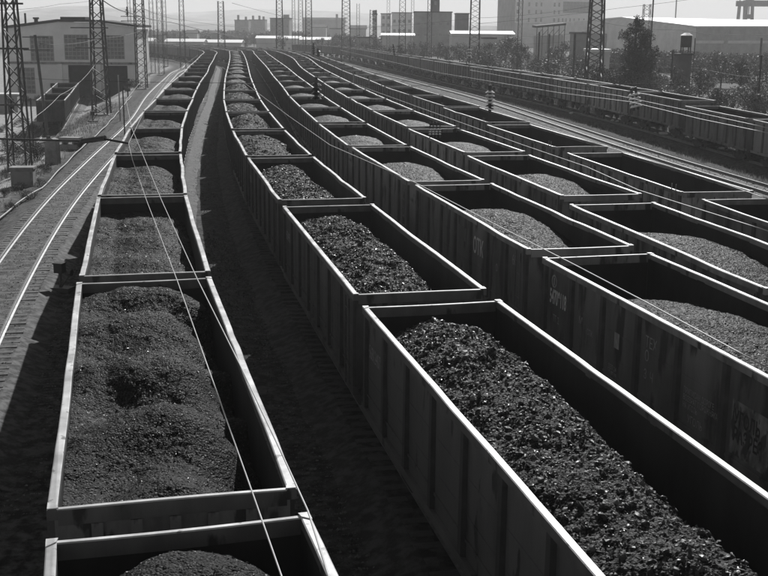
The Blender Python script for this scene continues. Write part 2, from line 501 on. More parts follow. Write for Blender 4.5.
# ------------------------------------------------------------------ ground
def build_ground():
    xs = np.concatenate([-np.geomspace(4500, 110, 26), np.arange(-100, 56, 1.0), np.geomspace(60, 4500, 26)])
    ys = np.concatenate([np.arange(-60, -10, 10), np.arange(-10, 130, 1.5), np.arange(130, 450, 6), np.geomspace(455, 6000, 26)])
    X, Y = np.meshgrid(xs, ys)
    Z = ground_z(X, Y)
    nearmask = np.clip(1 - (Y - 60) / 300, 0, 1)
    Z = Z + fbm(X / 3.0, Y / 3.0, 11) * 0.10 * nearmask - 0.02
    n, m = X.shape
    V = np.stack([X.ravel(), Y.ravel(), Z.ravel()], 1)
    i = np.arange(n * m).reshape(n, m)
    F = np.stack([i[:-1, :-1].ravel(), i[:-1, 1:].ravel(), i[1:, 1:].ravel(), i[1:, :-1].ravel()], 1)
    # what the ground is made of: 0 cinders, 1 pale trodden earth, 2 weeds
    xl = PATH['L'].x(Y); xg = PATH['G'].x(Y)
    earth = np.clip((xl - X - 2.2) / 3.0, 0, 1)
    weeds = np.clip((X - xg - 3.0) / 3.0, 0, 1)
    weeds = np.maximum(weeds, np.clip((Y - 430) / 60, 0, 1))
    gravel = np.clip(1 - np.abs(X - (PATH['A'].x(Y) + 2.6)) / 1.2, 0, 1) * 0.55 + 0.75 * np.clip(1 - np.abs(X - PATH['L'].x(Y) - 2.8) / 2.2, 0, 1)
    me = np_mesh('ground', V, F, None or M['stone'], True)
    me.materials.clear()
    ca = me.color_attributes.new('zone', 'FLOAT_COLOR', 'POINT')
    cols = np.stack([earth.ravel(), weeds.ravel(), np.clip(gravel, 0, 1).ravel(), np.ones(n * m)], 1).astype(np.float32)
    ca.data.foreach_set('color', cols.ravel())
    g = bpy.data.materials.new('yard_ground'); g.use_nodes = True
    t = g.node_tree; b = t.nodes['Principled BSDF']
    tc = t.nodes.new('ShaderNodeTexCoord')
    at_ = t.nodes.new('ShaderNodeVertexColor'); at_.layer_name = 'zone'
    sp = t.nodes.new('ShaderNodeSeparateColor')
    t.links.new(at_.outputs['Color'], sp.inputs[0])
    def noise(scale, detail):
        n_ = t.nodes.new('ShaderNodeTexNoise'); n_.inputs['Scale'].default_value = scale; n_.inputs['Detail'].default_value = detail
        n_.inputs['Roughness'].default_value = 0.65
        t.links.new(tc.outputs['Object'], n_.inputs['Vector']); return n_
    def ramp(src, a, c, lo, hi):
        r_ = t.nodes.new('ShaderNodeValToRGB'); r_.color_ramp.elements[0].color = g3(lo); r_.color_ramp.elements[1].color = g3(hi)
        r_.color_ramp.elements[0].position = a; r_.color_ramp.elements[1].position = c
        t.links.new(src.outputs['Fac'] if 'Fac' in src.outputs else src.outputs[0], r_.inputs[0]); return r_
    def mix(f, a, c):
        m_ = t.nodes.new('ShaderNodeMixRGB'); t.links.new(f, m_.inputs[0]); t.links.new(a, m_.inputs[1]); t.links.new(c, m_.inputs[2]); return m_.outputs[0]
    big = noise(0.5, 9); fine = noise(3.2, 14); mid = noise(2.2, 8)
    cinder = ramp(fine, 0.42, 0.62, 0.010, 0.08)
    gravel_c = ramp(fine, 0.42, 0.60, 0.015, 0.12)
    earth_c = ramp(mid, 0.34, 0.66, 0.13, 0.42)
    weed_c = ramp(mid, 0.35, 0.65, 0.035, 0.13)
    c0 = mix(sp.outputs['Blue'], cinder.outputs[0], gravel_c.outputs[0])
    jag = t.nodes.new('ShaderNodeMath'); jag.operation = 'MULTIPLY_ADD'
    t.links.new(big.outputs['Fac'], jag.inputs[0]); jag.inputs[1].default_value = 1.2; jag.inputs[2].default_value = -0.6
    def jagged(o):
        a_ = t.nodes.new('ShaderNodeMath'); a_.operation = 'ADD'; a_.use_clamp = True
        t.links.new(o, a_.inputs[0]); t.links.new(jag.outputs[0], a_.inputs[1])
        m_ = t.nodes.new('ShaderNodeMath'); m_.operation = 'MULTIPLY'; m_.use_clamp = True
        t.links.new(a_.outputs[0], m_.inputs[0]); t.links.new(o, m_.inputs[1])
        s_ = t.nodes.new('ShaderNodeMath'); s_.operation = 'MULTIPLY'; s_.use_clamp = True; s_.inputs[1].default_value = 1.4
        t.links.new(m_.outputs[0], s_.inputs[0]); return s_.outputs[0]
    c1 = mix(jagged(sp.outputs['Red']), c0, earth_c.outputs[0])
    c2 = mix(sp.outputs['Green'], c1, weed_c.outputs[0])
    t.links.new(c2, b.inputs['Base Color'])
    b.inputs['Roughness'].default_value = 0.95
    b.inputs['Specular IOR Level'].default_value = 0.15
    bp = t.nodes.new('ShaderNodeBump'); bp.inputs['Strength'].default_value = 0.9; bp.inputs['Distance'].default_value = 0.05
    t.links.new(fine.outputs['Fac'], bp.inputs['Height']); t.links.new(bp.outputs[0], b.inputs['Normal'])
    me.materials.append(g)
    tag(link_mesh('ground', me), kind='structure')
build_ground()

# ------------------------------------------------------------------ hills far behind
def build_hill(name, pts, Y, depth):
    """rounded ridge: pts = photo pixels of its skyline, standing Y metres away"""
    n = 90; m = 14
    px = np.array([p[0] for p in pts], float); py = np.array([p[1] for p in pts], float)
    q = np.linspace(px[0], px[-1], n)
    top = np.array([at(a, b, Y) for a, b in zip(q, np.interp(q, px, py))])
    V = []
    for j in range(m):
        a = j / (m - 1)
        w = math.sin(a * math.pi) ** 0.8
        y = Y - depth / 2 + depth * a
        for k in range(n):
            h = max(0, top[k, 2] + 2) * w
            V.append((top[k, 0] * (1 + 0.12 * (a - 0.5)), y, -2 + h))
    V = np.array(V)
    V[:, 2] += fbm(V[:, 0] / 60, V[:, 1] / 60, 5) * np.clip(V[:, 2], 0, 40) * 0.12
    i = np.arange(n * m).reshape(m, n)
    F = np.stack([i[:-1, :-1].ravel(), i[:-1, 1:].ravel(), i[1:, 1:].ravel(), i[1:, :-1].ravel()], 1)
    tag(link_mesh(name, np_mesh(name, V, F, M['hill'], True)), kind='structure')
build_hill('hill', [(-260, 14), (-120, 18), (0, 15), (18, 12), (45, 11), (62, 7.5), (95, 7), (140, 9), (165, 15), (200, 19), (260, 22)], 2300, 1100)
build_hill('hill', [(60, 24), (120, 18), (190, 12), (260, 9.5), (330, 11), (400, 17), (450, 22), (560, 24)], 3700, 900)
build_hill('hill', [(150, 25.2), (190, 24), (240, 24.2), (300, 23.6), (330, 25), (420, 25.5), (620, 27), (900, 29)], 1300, 500)

# ------------------------------------------------------------------ tracks
def build_track(key, y0, y1, bed_mat, label, n_single, rail_z=0.0):
    P, T = PATH[key].line(y0, y1, 1.0)
    N = np.stack([T[:, 1], -T[:, 0]], 1)                       # to the right
    # ballast bed
    prof = [(-2.5, rail_z - 0.62), (-1.36, rail_z - 0.205), (-0.55, rail_z - 0.180), (0.55, rail_z - 0.180), (1.36, rail_z - 0.205), (2.5, rail_z - 0.62)]
    V = []
    for a, z in prof:
        j = fbm(P[:, 1] / 1.3 + a * 10, P[:, 0] / 1.3, 3) * 0.16
        V.append(np.column_stack([P + N * (a + (j if abs(a) > 2 else 0 * j))[:, None] if True else P, np.full(len(P), z)]))
    V = np.stack(V, 1).reshape(-1, 3)
    i = np.arange(len(P) * 6).reshape(len(P), 6)
    F = np.concatenate([np.stack([i[:-1, k], i[:-1, k + 1], i[1:, k + 1], i[1:, k]], 1) for k in range(5)])
    tag(link_mesh('ballast_bed', np_mesh('ballast_bed', V, F, bed_mat)), kind='structure')
    # the track: two rails and its sleepers
    tr = empty('railway_track', (float(P[0, 0]), float(P[0, 1]), rail_z))
    tag(tr, label, 'railway track')
    o = np.array([P[0, 0], P[0, 1]])
    prof = [(-0.075, -0.18), (0.075, -0.18), (0.075, -0.165), (0.012, -0.14), (0.012, -0.05), (0.036, -0.035), (0.036, -0.004), (0.03, 0),
            (-0.03, 0), (-0.036, -0.004), (-0.036, -0.035), (-0.012, -0.05), (-0.012, -0.14), (-0.075, -0.165)]
    for sgn in (-1, 1):
        mb = MB()
        mb.sweep(prof, [(p[0] - o[0] + n[0] * sgn * 0.78, p[1] - o[1] + n[1] * sgn * 0.78, 0) for p, n in zip(P, N)],
                 [((n[0], n[1], 0), (0, 0, 1)) for n in N])
        mb.build('rail', M['rail'], tr)
    S, TS = PATH[key].line(y0, y1, 0.56)
    mb = MB(); mb.box((0, 0, -0.235), (2.7, 0.24, 0.12))
    base = mb.mesh('sleeper', M['sleeper'])
    mb2 = MB()
    for k, (p, t) in enumerate(zip(S, TS)):
        rz = -math.atan2(t[0], t[1])
        off = random.uniform(-0.06, 0.06); dz = random.uniform(-0.022, 0.004); dr = random.uniform(-0.02, 0.02)
        c = (p[0] - o[0] + off * t[1], p[1] - o[1] - off * t[0], dz)
        if k < n_single:
            link_mesh('sleeper', base, tr, c, rz + dr)
        else:
            mb2.box((c[0], c[1], -0.24 + dz), (2.7, 0.22, 0.12), rz + dr)
    if mb2.v:
        s = mb2.build('sleeper_run', M['sleeper'], tr)
        s['kind'] = 'stuff'
build_track('L', 22, 440, M['ballast'], 'empty curving track with bright rails on the left of all the coal trains', 290)
build_track('A', 2, 330, M['ballast_dark'], 'track carrying the leftmost coal train', 0)
build_track('B', 12, 330, M['ballast_dark'], 'track under the lumpy coal train, sleeper ends showing in the dark gap', 70)
build_track('C', 14, 330, M['ballast_dark'], 'track carrying the third coal train from the left', 0)
build_track('D', 20, 330, M['ballast_dark'], 'track carrying the fourth coal train from the left', 0)
build_track('E', 24, 330, M['ballast_dark'], 'track carrying the train of empty open wagons', 0)
build_track('R', 36, 400, M['ballast'], 'empty track with bright rails between the empty wagons and the far right train', 60)
build_track('G', 40, 420, M['ballast_dark'], 'track carrying the far right train beside the shrubs', 0)

build_track('S', 110, 200, M['ballast'], 'siding track leading into the dark doorway of the shed', 0, -2.3)

# ------------------------------------------------------------------ gondola wagons
W = 3.1
Z_RIM, Z_FLOOR, Z_BOT = 3.5, 1.42, 1.28
def rim_profile(w, h):
    c = 0.015
    return [(-w / 2, -h), (w / 2, -h), (w / 2, -c), (w / 2 - c, 0), (-w / 2 + c, 0), (-w / 2, -c)]

def make_rims(L, seed, dz=0.0):
    """meshes of the four top rails; dented a little, each wagon kind differently"""
    r = random.Random(seed)
    out = []
    for sgn in (-1, 1):
        n = 30
        pts = []; a = 0.0
        lat = [0.0] * (n + 1); ver = [0.0] * (n + 1)
        for _ in range(4):
            c = r.uniform(0.08, 0.92) * n; wd = r.uniform(1.2, 4.0); am = r.gauss(0, 0.012)
            for k in range(n + 1):
                lat[k] += am * math.exp(-((k - c) / wd) ** 2)
                ver[k] -= abs(am) * 0.55 * math.exp(-((k - c) / wd) ** 2)
        for k in range(n + 1):
            y = -L / 2 + L * k / n
            pts.append((sgn * (W / 2 - 0.0625) + lat[k] + r.gauss(0, 0.0012), y, Z_RIM + dz + ver[k] + r.gauss(0, 0.0012)))
        mb = MB()
        mb.sweep(rim_profile(0.125, 0.15), pts, [((1, 0, 0), (0, 0, 1))] * (n + 1))
        out.append(mb)
    for sgn in (-1, 1):
        n = 8; pts = []
        b = r.gauss(0, 0.012)
        for k in range(n + 1):
            x = -W / 2 + 0.127 + (W - 0.254) * k / n
            pts.append((x, sgn * (L / 2 - 0.045), Z_RIM + dz - 0.012 + b * math.sin(math.pi * k / n)))
        mb = MB()
        mb.sweep(rim_profile(0.09, 0.22), pts, [((0, -1, 0), (0, 0, 1))] * (n + 1))
        out.append(mb)
    return out

def bogie_parts(root, y):
    """two wheelsets in a three piece bogie"""
    fr = empty('bogie', (0, y, 0), 0, root)
    for sx in (-1, 1):
        mb = MB()
        pts = [(-1.35, 0.62), (-1.05, 0.78), (-0.6, 0.72), (-0.3, 0.86), (0.3, 0.86), (0.6, 0.72), (1.05, 0.78), (1.35, 0.62),
               (1.2, 0.42), (0.85, 0.44), (0.4, 0.28), (-0.4, 0.28), (-0.85, 0.44), (-1.2, 0.42)]
        mb.poly([(sx * 1.0 - 0.07, a, b) for a, b in pts], (0.14, 0, 0))
        mb.build('side_frame', M['under'], fr)
    mb = MB(); mb.box((0, 0, 0.78), (2.2, 0.42, 0.26)); mb.build('bolster', M['under'], fr)
    for wy in (-0.925, 0.925):
        mb = MB()
        for sx in (-1, 1):
            mb.disc((sx * 0.79, wy, 0.475), (1, 0, 0), 0.475, 0.12, 18)
            mb.disc((sx * 0.715, wy, 0.475), (1, 0, 0), 0.505, 0.03, 18)
        mb.disc((0, wy, 0.475), (1, 0, 0), 0.08, 2.2, 8)
        mb.build('wheelset', M['wheel'], fr)

def make_wagon(paint, L, rim_mat, dz=0.0, ribm=None):
    """full wagon, origin on the rail top at its middle, running along local +Y"""
    root = empty('gondola_wagon')
    wx = 1.47                                             # outer face of the side sheets
    zt = Z_RIM + dz - 0.13
    n_pan = 7
    ys = [-L / 2 + 0.10 + (L - 0.20) * k / n_pan for k in range(n_pan + 1)]
    for sx in (-1, 1):
        mb = MB()
        mb.box((sx * (wx - 0.02), 0, (Z_BOT + zt) / 2), (0.04, L - 0.16, zt - Z_BOT))
        for a, b in zip(ys[:-1], ys[1:]):                 # pressed beads of every panel
            mb.box((sx * (wx + 0.012), (a + b) / 2, Z_BOT + 0.34), (0.032, b - a - 0.30, 0.05))
            for zz in (Z_BOT + 0.72, Z_BOT + 1.34):
                mb.box((sx * (wx + 0.002), (a + b) / 2, zz), (0.012, b - a - 0.36, 0.06))
        mb.build('side_wall', paint, root)
        mb = MB(); mb.box((sx * (wx + 0.015), 0, Z_BOT - 0.05), (0.13, L - 0.1, 0.17)); mb.build('side_sill', paint, root)
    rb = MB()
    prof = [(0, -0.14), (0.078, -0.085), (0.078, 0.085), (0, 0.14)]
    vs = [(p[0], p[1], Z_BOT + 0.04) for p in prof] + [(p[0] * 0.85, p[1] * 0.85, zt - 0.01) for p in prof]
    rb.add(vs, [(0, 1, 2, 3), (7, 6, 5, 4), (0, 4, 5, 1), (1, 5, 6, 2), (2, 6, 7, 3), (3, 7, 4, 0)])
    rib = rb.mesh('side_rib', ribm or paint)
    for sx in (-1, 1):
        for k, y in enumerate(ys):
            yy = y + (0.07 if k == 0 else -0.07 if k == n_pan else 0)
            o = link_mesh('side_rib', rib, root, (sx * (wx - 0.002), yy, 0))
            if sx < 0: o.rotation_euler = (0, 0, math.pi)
    er = MB()
    er.box((0, 0, (Z_BOT + zt - 0.10) / 2), (0.14, 0.05, zt - 0.10 - Z_BOT))
    erib = er.mesh('end_rib', paint)
    for sy in (-1, 1):
        mb = MB()
        mb.box((0, sy * (L / 2 - 0.055), (Z_BOT + zt) / 2), (2 * wx - 0.006, 0.05, zt - Z_BOT))
        mb.box((0, sy * (L / 2 - 0.05), Z_BOT - 0.02), (2.7, 0.13, 0.24))
        mb.build('end_wall', paint, root)
        for x in (-0.96, -0.48, 0, 0.48, 0.96):
            link_mesh('end_rib', erib, root, (x, sy * (L / 2 - 0.012), 0))
        for sx in (-1, 1):                                 # corner plates on the rim
            mb = MB()
            mb.poly([(sx * (W / 2 - 0.004), sy * (L / 2 + 0.004), Z_RIM + dz + 0.003), (sx * (W / 2 - 0.14), sy * (L / 2 + 0.004), Z_RIM + dz + 0.003),
                     (sx * (W / 2 - 0.12), sy * (L / 2 - 0.10), Z_RIM + dz + 0.003), (sx * (W / 2 - 0.004), sy * (L / 2 - 0.2), Z_RIM + dz + 0.003)], (0, 0, 0.012))
            mb.build('corner_plate', rim_mat, root)
        mb = MB()                                          # coupler
        mb.box((0, sy * (L / 2 + 0.16), 1.02), (0.24, 0.5, 0.24))
        mb.poly([(-0.2, sy * (L / 2 + 0.35), 0.9), (0.2, sy * (L / 2 + 0.35), 0.9), (0.14, sy * (L / 2 + 0.55), 0.9), (-0.18, sy * (L / 2 + 0.5), 0.9)], (0, 0, 0.28))
        mb.build('coupler', M['under'], root)
    mb = MB(); mb.box((0, 0, Z_FLOOR - 0.04), (2 * wx - 0.13, L - 0.34, 0.06)); mb.build('floor', M['inside'], root)
    mb = MB()
    mb.box((0, 0, 1.08), (0.46, L - 0.5, 0.32))
    for y in (-4.3, -1.5, 1.5, 4.3):
        mb.box((0, y, 1.14), (2.6, 0.22, 0.2))
    mb.build('centre_sill', M['under'], root)
    mb = MB()                                              # ladder on the corner
    for yy in (-L / 2 + 0.42, -L / 2 + 0.82):
        mb.box((-1.575, yy, 2.25), (0.025, 0.04, 2.1))
    for k in range(6):
        mb.box((-1.575, -L / 2 + 0.62, 1.35 + 0.34 * k), (0.02, 0.36, 0.025))
    mb.build('ladder', paint, root)
    mb = MB()                                              # inside sheets, dusty with coal
    for sx in (-1, 1):
        mb.box((sx * (wx - 0.043), 0, (Z_FLOOR + zt) / 2), (0.004, L - 0.19, zt - Z_FLOOR - 0.004))
        mb.box((0, sx * (L / 2 - 0.083), (Z_FLOOR + zt) / 2), (2 * wx - 0.092, 0.004, zt - Z_FLOOR - 0.004))
    mb.build('lining', M['inside'], root)
    for y in (-L / 2 + 2.15, L / 2 - 2.15):
        bogie_parts(root, y)
    rims = [mb.mesh('top_rail', rim_mat, flank=paint) for mb in make_rims(L, 1, dz)]
    for me in rims:
        link_mesh('top_rail', me, root)
    return root

def make_far_wagon(paint, L, rim_mat, dz=0.0, ribm=None):
    """the same wagon for the distance: body, rim, underframe and ribs as four parts"""
    root = empty('gondola_wagon')
    wx = 1.47; zt = Z_RIM + dz - 0.13
    mb = MB()
    for sx in (-1, 1):
        mb.box((sx * (wx - 0.03), 0, (Z_BOT + zt) / 2), (0.06, L - 0.16, zt - Z_BOT))
        mb.box((0, sx * (L / 2 - 0.055), (Z_BOT + zt) / 2), (2 * wx - 0.006, 0.05, zt - Z_BOT))
    mb.box((0, 0, Z_FLOOR - 0.04), (2 * wx - 0.13, L - 0.34, 0.06))
    mb.build('body', paint, root)
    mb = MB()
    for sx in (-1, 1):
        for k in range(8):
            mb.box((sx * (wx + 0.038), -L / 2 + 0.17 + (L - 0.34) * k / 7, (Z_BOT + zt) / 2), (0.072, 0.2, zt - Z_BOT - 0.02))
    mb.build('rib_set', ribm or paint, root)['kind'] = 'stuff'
    mb = MB()
    for sx in (-1, 1):
        mb.box((sx * (W / 2 - 0.0625), 0, Z_RIM + dz - 0.075), (0.125, L, 0.15))
        mb.box((0, sx * (L / 2 - 0.045), Z_RIM + dz - 0.09), (W - 0.254, 0.09, 0.16))
    link_mesh('top_rail', mb.mesh('top_rail', rim_mat, flank=paint), root)
    mb = MB()
    mb.box((0, 0, 1.08), (0.46, L + 0.9, 0.3))
    for y in (-L / 2 + 2.15, L / 2 - 2.15):
        for sx in (-1, 1):
            mb.box((sx * 1.0, y, 0.6), (0.16, 2.5, 0.4))
            for wy in (-0.925, 0.925):
                mb.disc((sx * 0.79, y + wy, 0.475), (1, 0, 0), 0.475, 0.13, 10)
    mb.build('underframe', M['under'], root)
    return root

# ------------------------------------------------------------------ coal
IL, IW = L0 - 0.2, 2 * 1.42
HZ = Z_RIM
def heap_surface(style, seed, U, V, L):
    """height of the coal over the wagon floor plan; U along (-L/2..L/2), V across (-1..1)"""
    r = np.random.default_rng(seed)
    e = np.minimum(U + L / 2, L / 2 - U)                         # distance to the nearer end
    if style == 'fine':          # graded in waves by a loader
        hp = 1.0 if seed in (40 + ord('A'), 53 + ord('A')) else 0.0          # the nearest whole load is heaped higher
        z = HZ - 0.70 + 0.15 * hp + (0.22 + 0.10 * hp) * (1 - np.abs(V + 0.1) ** 2.0)
        per = r.uniform(2.5, 3.1); ph = r.uniform(-1, 1)
        wave = np.sin((U + ph + 0.35 * V * V) * 2 * math.pi / per + 0.6 * vnoise(U / 4, V * 0.8, seed)) * (0.14 + 0.13 * hp)
        z = z + wave * np.clip(1.15 - np.abs(V) ** 2, 0, 1)
        z = z - 0.20 * np.exp(-e / 0.6) - (0.14 + 0.30 * hp) * np.clip((V - 0.25) / 0.75, 0, 1) ** 1.5 * (1 + 1.1 * vnoise(U / 0.9, V * 0, seed + 4))
        z = z + 0.20 * np.clip((-V - 0.6) / 0.4, 0, 1)
        z = z + fbm(U / 1.1, V * 1.3, seed + 3) * 0.13
    elif style == 'lump':        # dumped in a rough ridge
        sh = 0.14 * vnoise(U / 2.6, U * 0, seed) - 0.06
        z = HZ - 1.17 + 0.92 * np.exp(-(np.abs(V - sh) / 1.02) ** 3)
        z = z + 0.18 * np.clip((-V - 0.45) / 0.55, 0, 1)
        z = z - 0.55 * np.clip((V - 0.42) / 0.58, 0, 1) ** 1.2 * (1 + 0.8 * vnoise(U / 1.3, V * 0, seed + 4))
        z = z - 0.35 * np.exp(-e / 0.8)
        z = z + fbm(U / 1.4, V * 1.0, seed + 3) * 0.30
    else:                        # smooth mound poured from a chute
        c = r.uniform(-0.8, 0.8)
        d = np.sqrt(((U - c) / 7.6) ** 2 + (V * 0.36) ** 2)
        z = HZ - 0.20 - 1.35 * np.clip(d - 0.06, 0, 9) ** 1.25
        z = np.maximum(z, HZ - 1.65)
        z = z + fbm(U / 1.8, V * 0.8, seed + 3) * 0.07
    return z

ICO = None
def ico():
    global ICO
    if ICO is None:
        bm = bmesh.new(); bmesh.ops.create_icosphere(bm, subdivisions=1, radius=1.0)
        ICO = (np.array([v.co[:] for v in bm.verts]), np.array([[v.index for v in f.verts] for f in bm.faces])); bm.free()
    return ICO

OCTA = (np.array([(1, 0, 0), (-1, 0, 0), (0, 1, 0), (0, -1, 0), (0, 0, 1), (0, 0, -1)], float),
        np.array([(0, 2, 4), (2, 1, 4), (1, 3, 4), (3, 0, 4), (2, 0, 5), (1, 2, 5), (3, 1, 5), (0, 3, 5)]))
def rocks(C, S, seed, small=False):
    """angular lumps: centres C, sizes S"""
    r = np.random.default_rng(seed)
    bv, bf = OCTA if small else ico()
    n = len(C)
    q = r.normal(size=(n, 4)); q /= np.linalg.norm(q, axis=1)[:, None]
    w, x, y, z = q.T
    Rm = np.stack([1 - 2 * (y * y + z * z), 2 * (x * y - z * w), 2 * (x * z + y * w), 2 * (x * y + z * w), 1 - 2 * (x * x + z * z), 2 * (y * z - x * w),
                   2 * (x * z - y * w), 2 * (y * z + x * w), 1 - 2 * (x * x + y * y)], 1).reshape(n, 3, 3)
    sc3 = r.uniform(0.35, 1.2, (n, 1, 3))
    shp = bv[None] * sc3 * r.uniform(0.5, 1.15, (n, len(bv), 1))
    V = np.einsum('nij,nkj->nki', Rm, shp) * S[:, None, None] + C[:, None, :]
    F = (bf[None] + (np.arange(n) * len(bv))[:, None, None]).reshape(-1, 3)
    return V.reshape(-1, 3), F

def coal_heap(style, seed, L, res, n_lumps, mat_key, name='coal_heap'):
    """(surface mesh, lump mesh) of a wagon load; skirted down to the floor so that it is solid"""
    il = L - 0.2
    nu, nv = int(il / res), int(IW / res)
    u = np.linspace(-il / 2, il / 2, nu); v = np.linspace(-1, 1, nv)
    U, Vv = np.meshgrid(u, v, indexing='ij')
    Z = heap_surface(style, seed, U, Vv, il)
    X = Vv * IW / 2
    k = {'fine': 0.8, 'lump': 1.6, 'mound': 0.85}[style]
    amp = min(1.0, 0.09 / res)
    if style == 'lump' and n_lumps < 5000: Z = Z + 0.16
    if res < 0.09:
        Z = Z + fbm(U / 0.40, X / 0.40, seed + 7, 3) * 0.042 * k
        Z = Z + np.abs(fbm(U / 0.17, X / 0.17, seed + 9, 2)) * 0.036 * k
        r0 = np.random.default_rng(seed + 50)
        Z = Z + (r0.random(U.shape) ** 3) * 0.016 * k
    else:
        r0 = np.random.default_rng(seed + 50)
        Z = Z + r0.normal(0, 0.009, U.shape) * k
    Z = np.clip(Z, Z_FLOOR + 0.08, HZ + 0.12)
    i = np.arange(nu * nv).reshape(nu, nv)
    Vt = np.stack([X.ravel(), U.ravel(), Z.ravel()], 1)
    F = np.stack([i[:-1, :-1].ravel(), i[:-1, 1:].ravel(), i[1:, 1:].ravel(), i[1:, :-1].ravel()], 1)
    ring = np.concatenate([i[:, 0], i[-1, 1:], i[-2::-1, -1], i[0, -2:0:-1]])
    low = Vt[ring].copy(); low[:, 2] = Z_FLOOR - 0.005
    base = len(Vt)
    m_ = len(ring); a = np.arange(m_); b = (a + 1) % m_
    sk = np.stack([ring[a], base + a, base + b, ring[b]], 1)
    me = np_mesh(name, np.concatenate([Vt, low]), np.concatenate([F, sk]), M[mat_key], False)
    lm = None
    if n_lumps:
        r = np.random.default_rng(seed + 99)
        pu = r.uniform(-il / 2 + 0.12, il / 2 - 0.12, n_lumps); pv = r.uniform(-0.93, 0.93, n_lumps)
        lo, hi, pw = {'fine': (0.010, 0.034, 2.2), 'lump': (0.014, 0.085, 3.6), 'mound': (0.008, 0.03, 2.5)}[style]
        S = lo + (hi - lo) * r.random(n_lumps) ** pw
        iu = np.clip(((pu + il / 2) / il * (nu - 1)).round().astype(int), 0, nu - 1)
        iv = np.clip(((pv + 1) / 2 * (nv - 1)).round().astype(int), 0, nv - 1)
        C = np.stack([np.clip(pv * IW / 2, -IW / 2 + S, IW / 2 - S), pu, Z[iu, iv] - S * 0.15], 1)
        Vr, Fr = rocks(C, S, seed + 5, style != 'lump')
        lm = np_mesh('coal_lump', Vr, Fr, M['lump'], False)
    return me, lm

# ------------------------------------------------------------------ the trains
SPACING = 13.92
TRAINS = {
 # key: paint, rim, rim height offset, length, spacing, coal style, where, y limit
 'A': ('paint_a', 'rim', 0.0, L0, SPACING, 'fine', 'the leftmost coal train', 405),
 'B': ('paint_a', 'rim', 0.0, L0, SPACING, 'lump', 'the second train from left', 400),
 'C': ('paint_b', 'rim', 0.0, L0, SPACING, 'mound', 'the third train from left', 400),
 'D': ('paint_b', 'rim', 0.0, L0, SPACING, 'mound', 'the fourth train from left', 400),
 'E': ('paint_b', 'rim_dark', -0.45, L_E, 16.05, None, 'the train of empty wagons', 400),
 'G': ('paint_c', 'rim_dark', 0.0, 13.3, 14.4, None, 'the far right train', 400),
}
for k_, lo_, hi_ in (('paint_a', .06, .13), ('paint_b', .12, .26), ('paint_c', .11, .24)):
    M[k_ + '_v1'] = mat(k_ + '_dirty', lo_ * .65, hi_ * .75, 0.9, 0.65, 0.35, spots=(1.4, 0.55, lo_ * .35), stretch=(1, 1, 0.25), bump=0.2)
    M[k_ + '_v2'] = mat(k_ + '_faded', lo_ * 1.2, hi_ * 1.45, 2.2, 0.6, 0.35, spots=(3.5, 0.58, lo_ * .5), stretch=(1, 1, 0.3), bump=0.2)
def repaint(root, base, new):
    for ch in root.children:
        if ch.type == 'MESH' and ch.data.materials and ch.data.materials[0] == base:
            ch.material_slots[0].link = 'OBJECT'; ch.material_slots[0].material = new
rp_ = random.Random(12)
WTYPE = {'A': 'dark loaded coal wagon', 'B': 'dark wagon of lumpy coal', 'C': 'ribbed grey loaded coal wagon', 'D': 'grey loaded coal wagon',
         'E': 'low empty open wagon', 'G': 'pale panelled open wagon'}
CTYPE = {'A': 'fine black coal raked in waves', 'B': 'rough lumpy coal', 'C': 'smooth mound of pale gritty coal', 'D': 'gritty coal mound'}
FULL_Y = 118.0
HIRES = {'A': 4, 'B': 3, 'C': 3, 'D': 2}
wagons_placed = {}
repaint_jobs = []

def swap_rims(root, meshes):
    k = 0
    for ch in root.children:
        if ch.name.split('.')[0] == 'top_rail':
            ch.data = meshes[k]; k += 1

shared_heap = {}
def shared(style, k, far):
    key = (style, k, far)
    if key not in shared_heap:
        mk = {'fine': 'coal_fine', 'lump': 'coal_lumpy', 'mound': 'coal_grit'}[style]
        shared_heap[key] = coal_heap(style, 300 + k * 17, L0, 0.28 if far else 0.07, 0 if far else 2500, mk)
    return shared_heap[key]

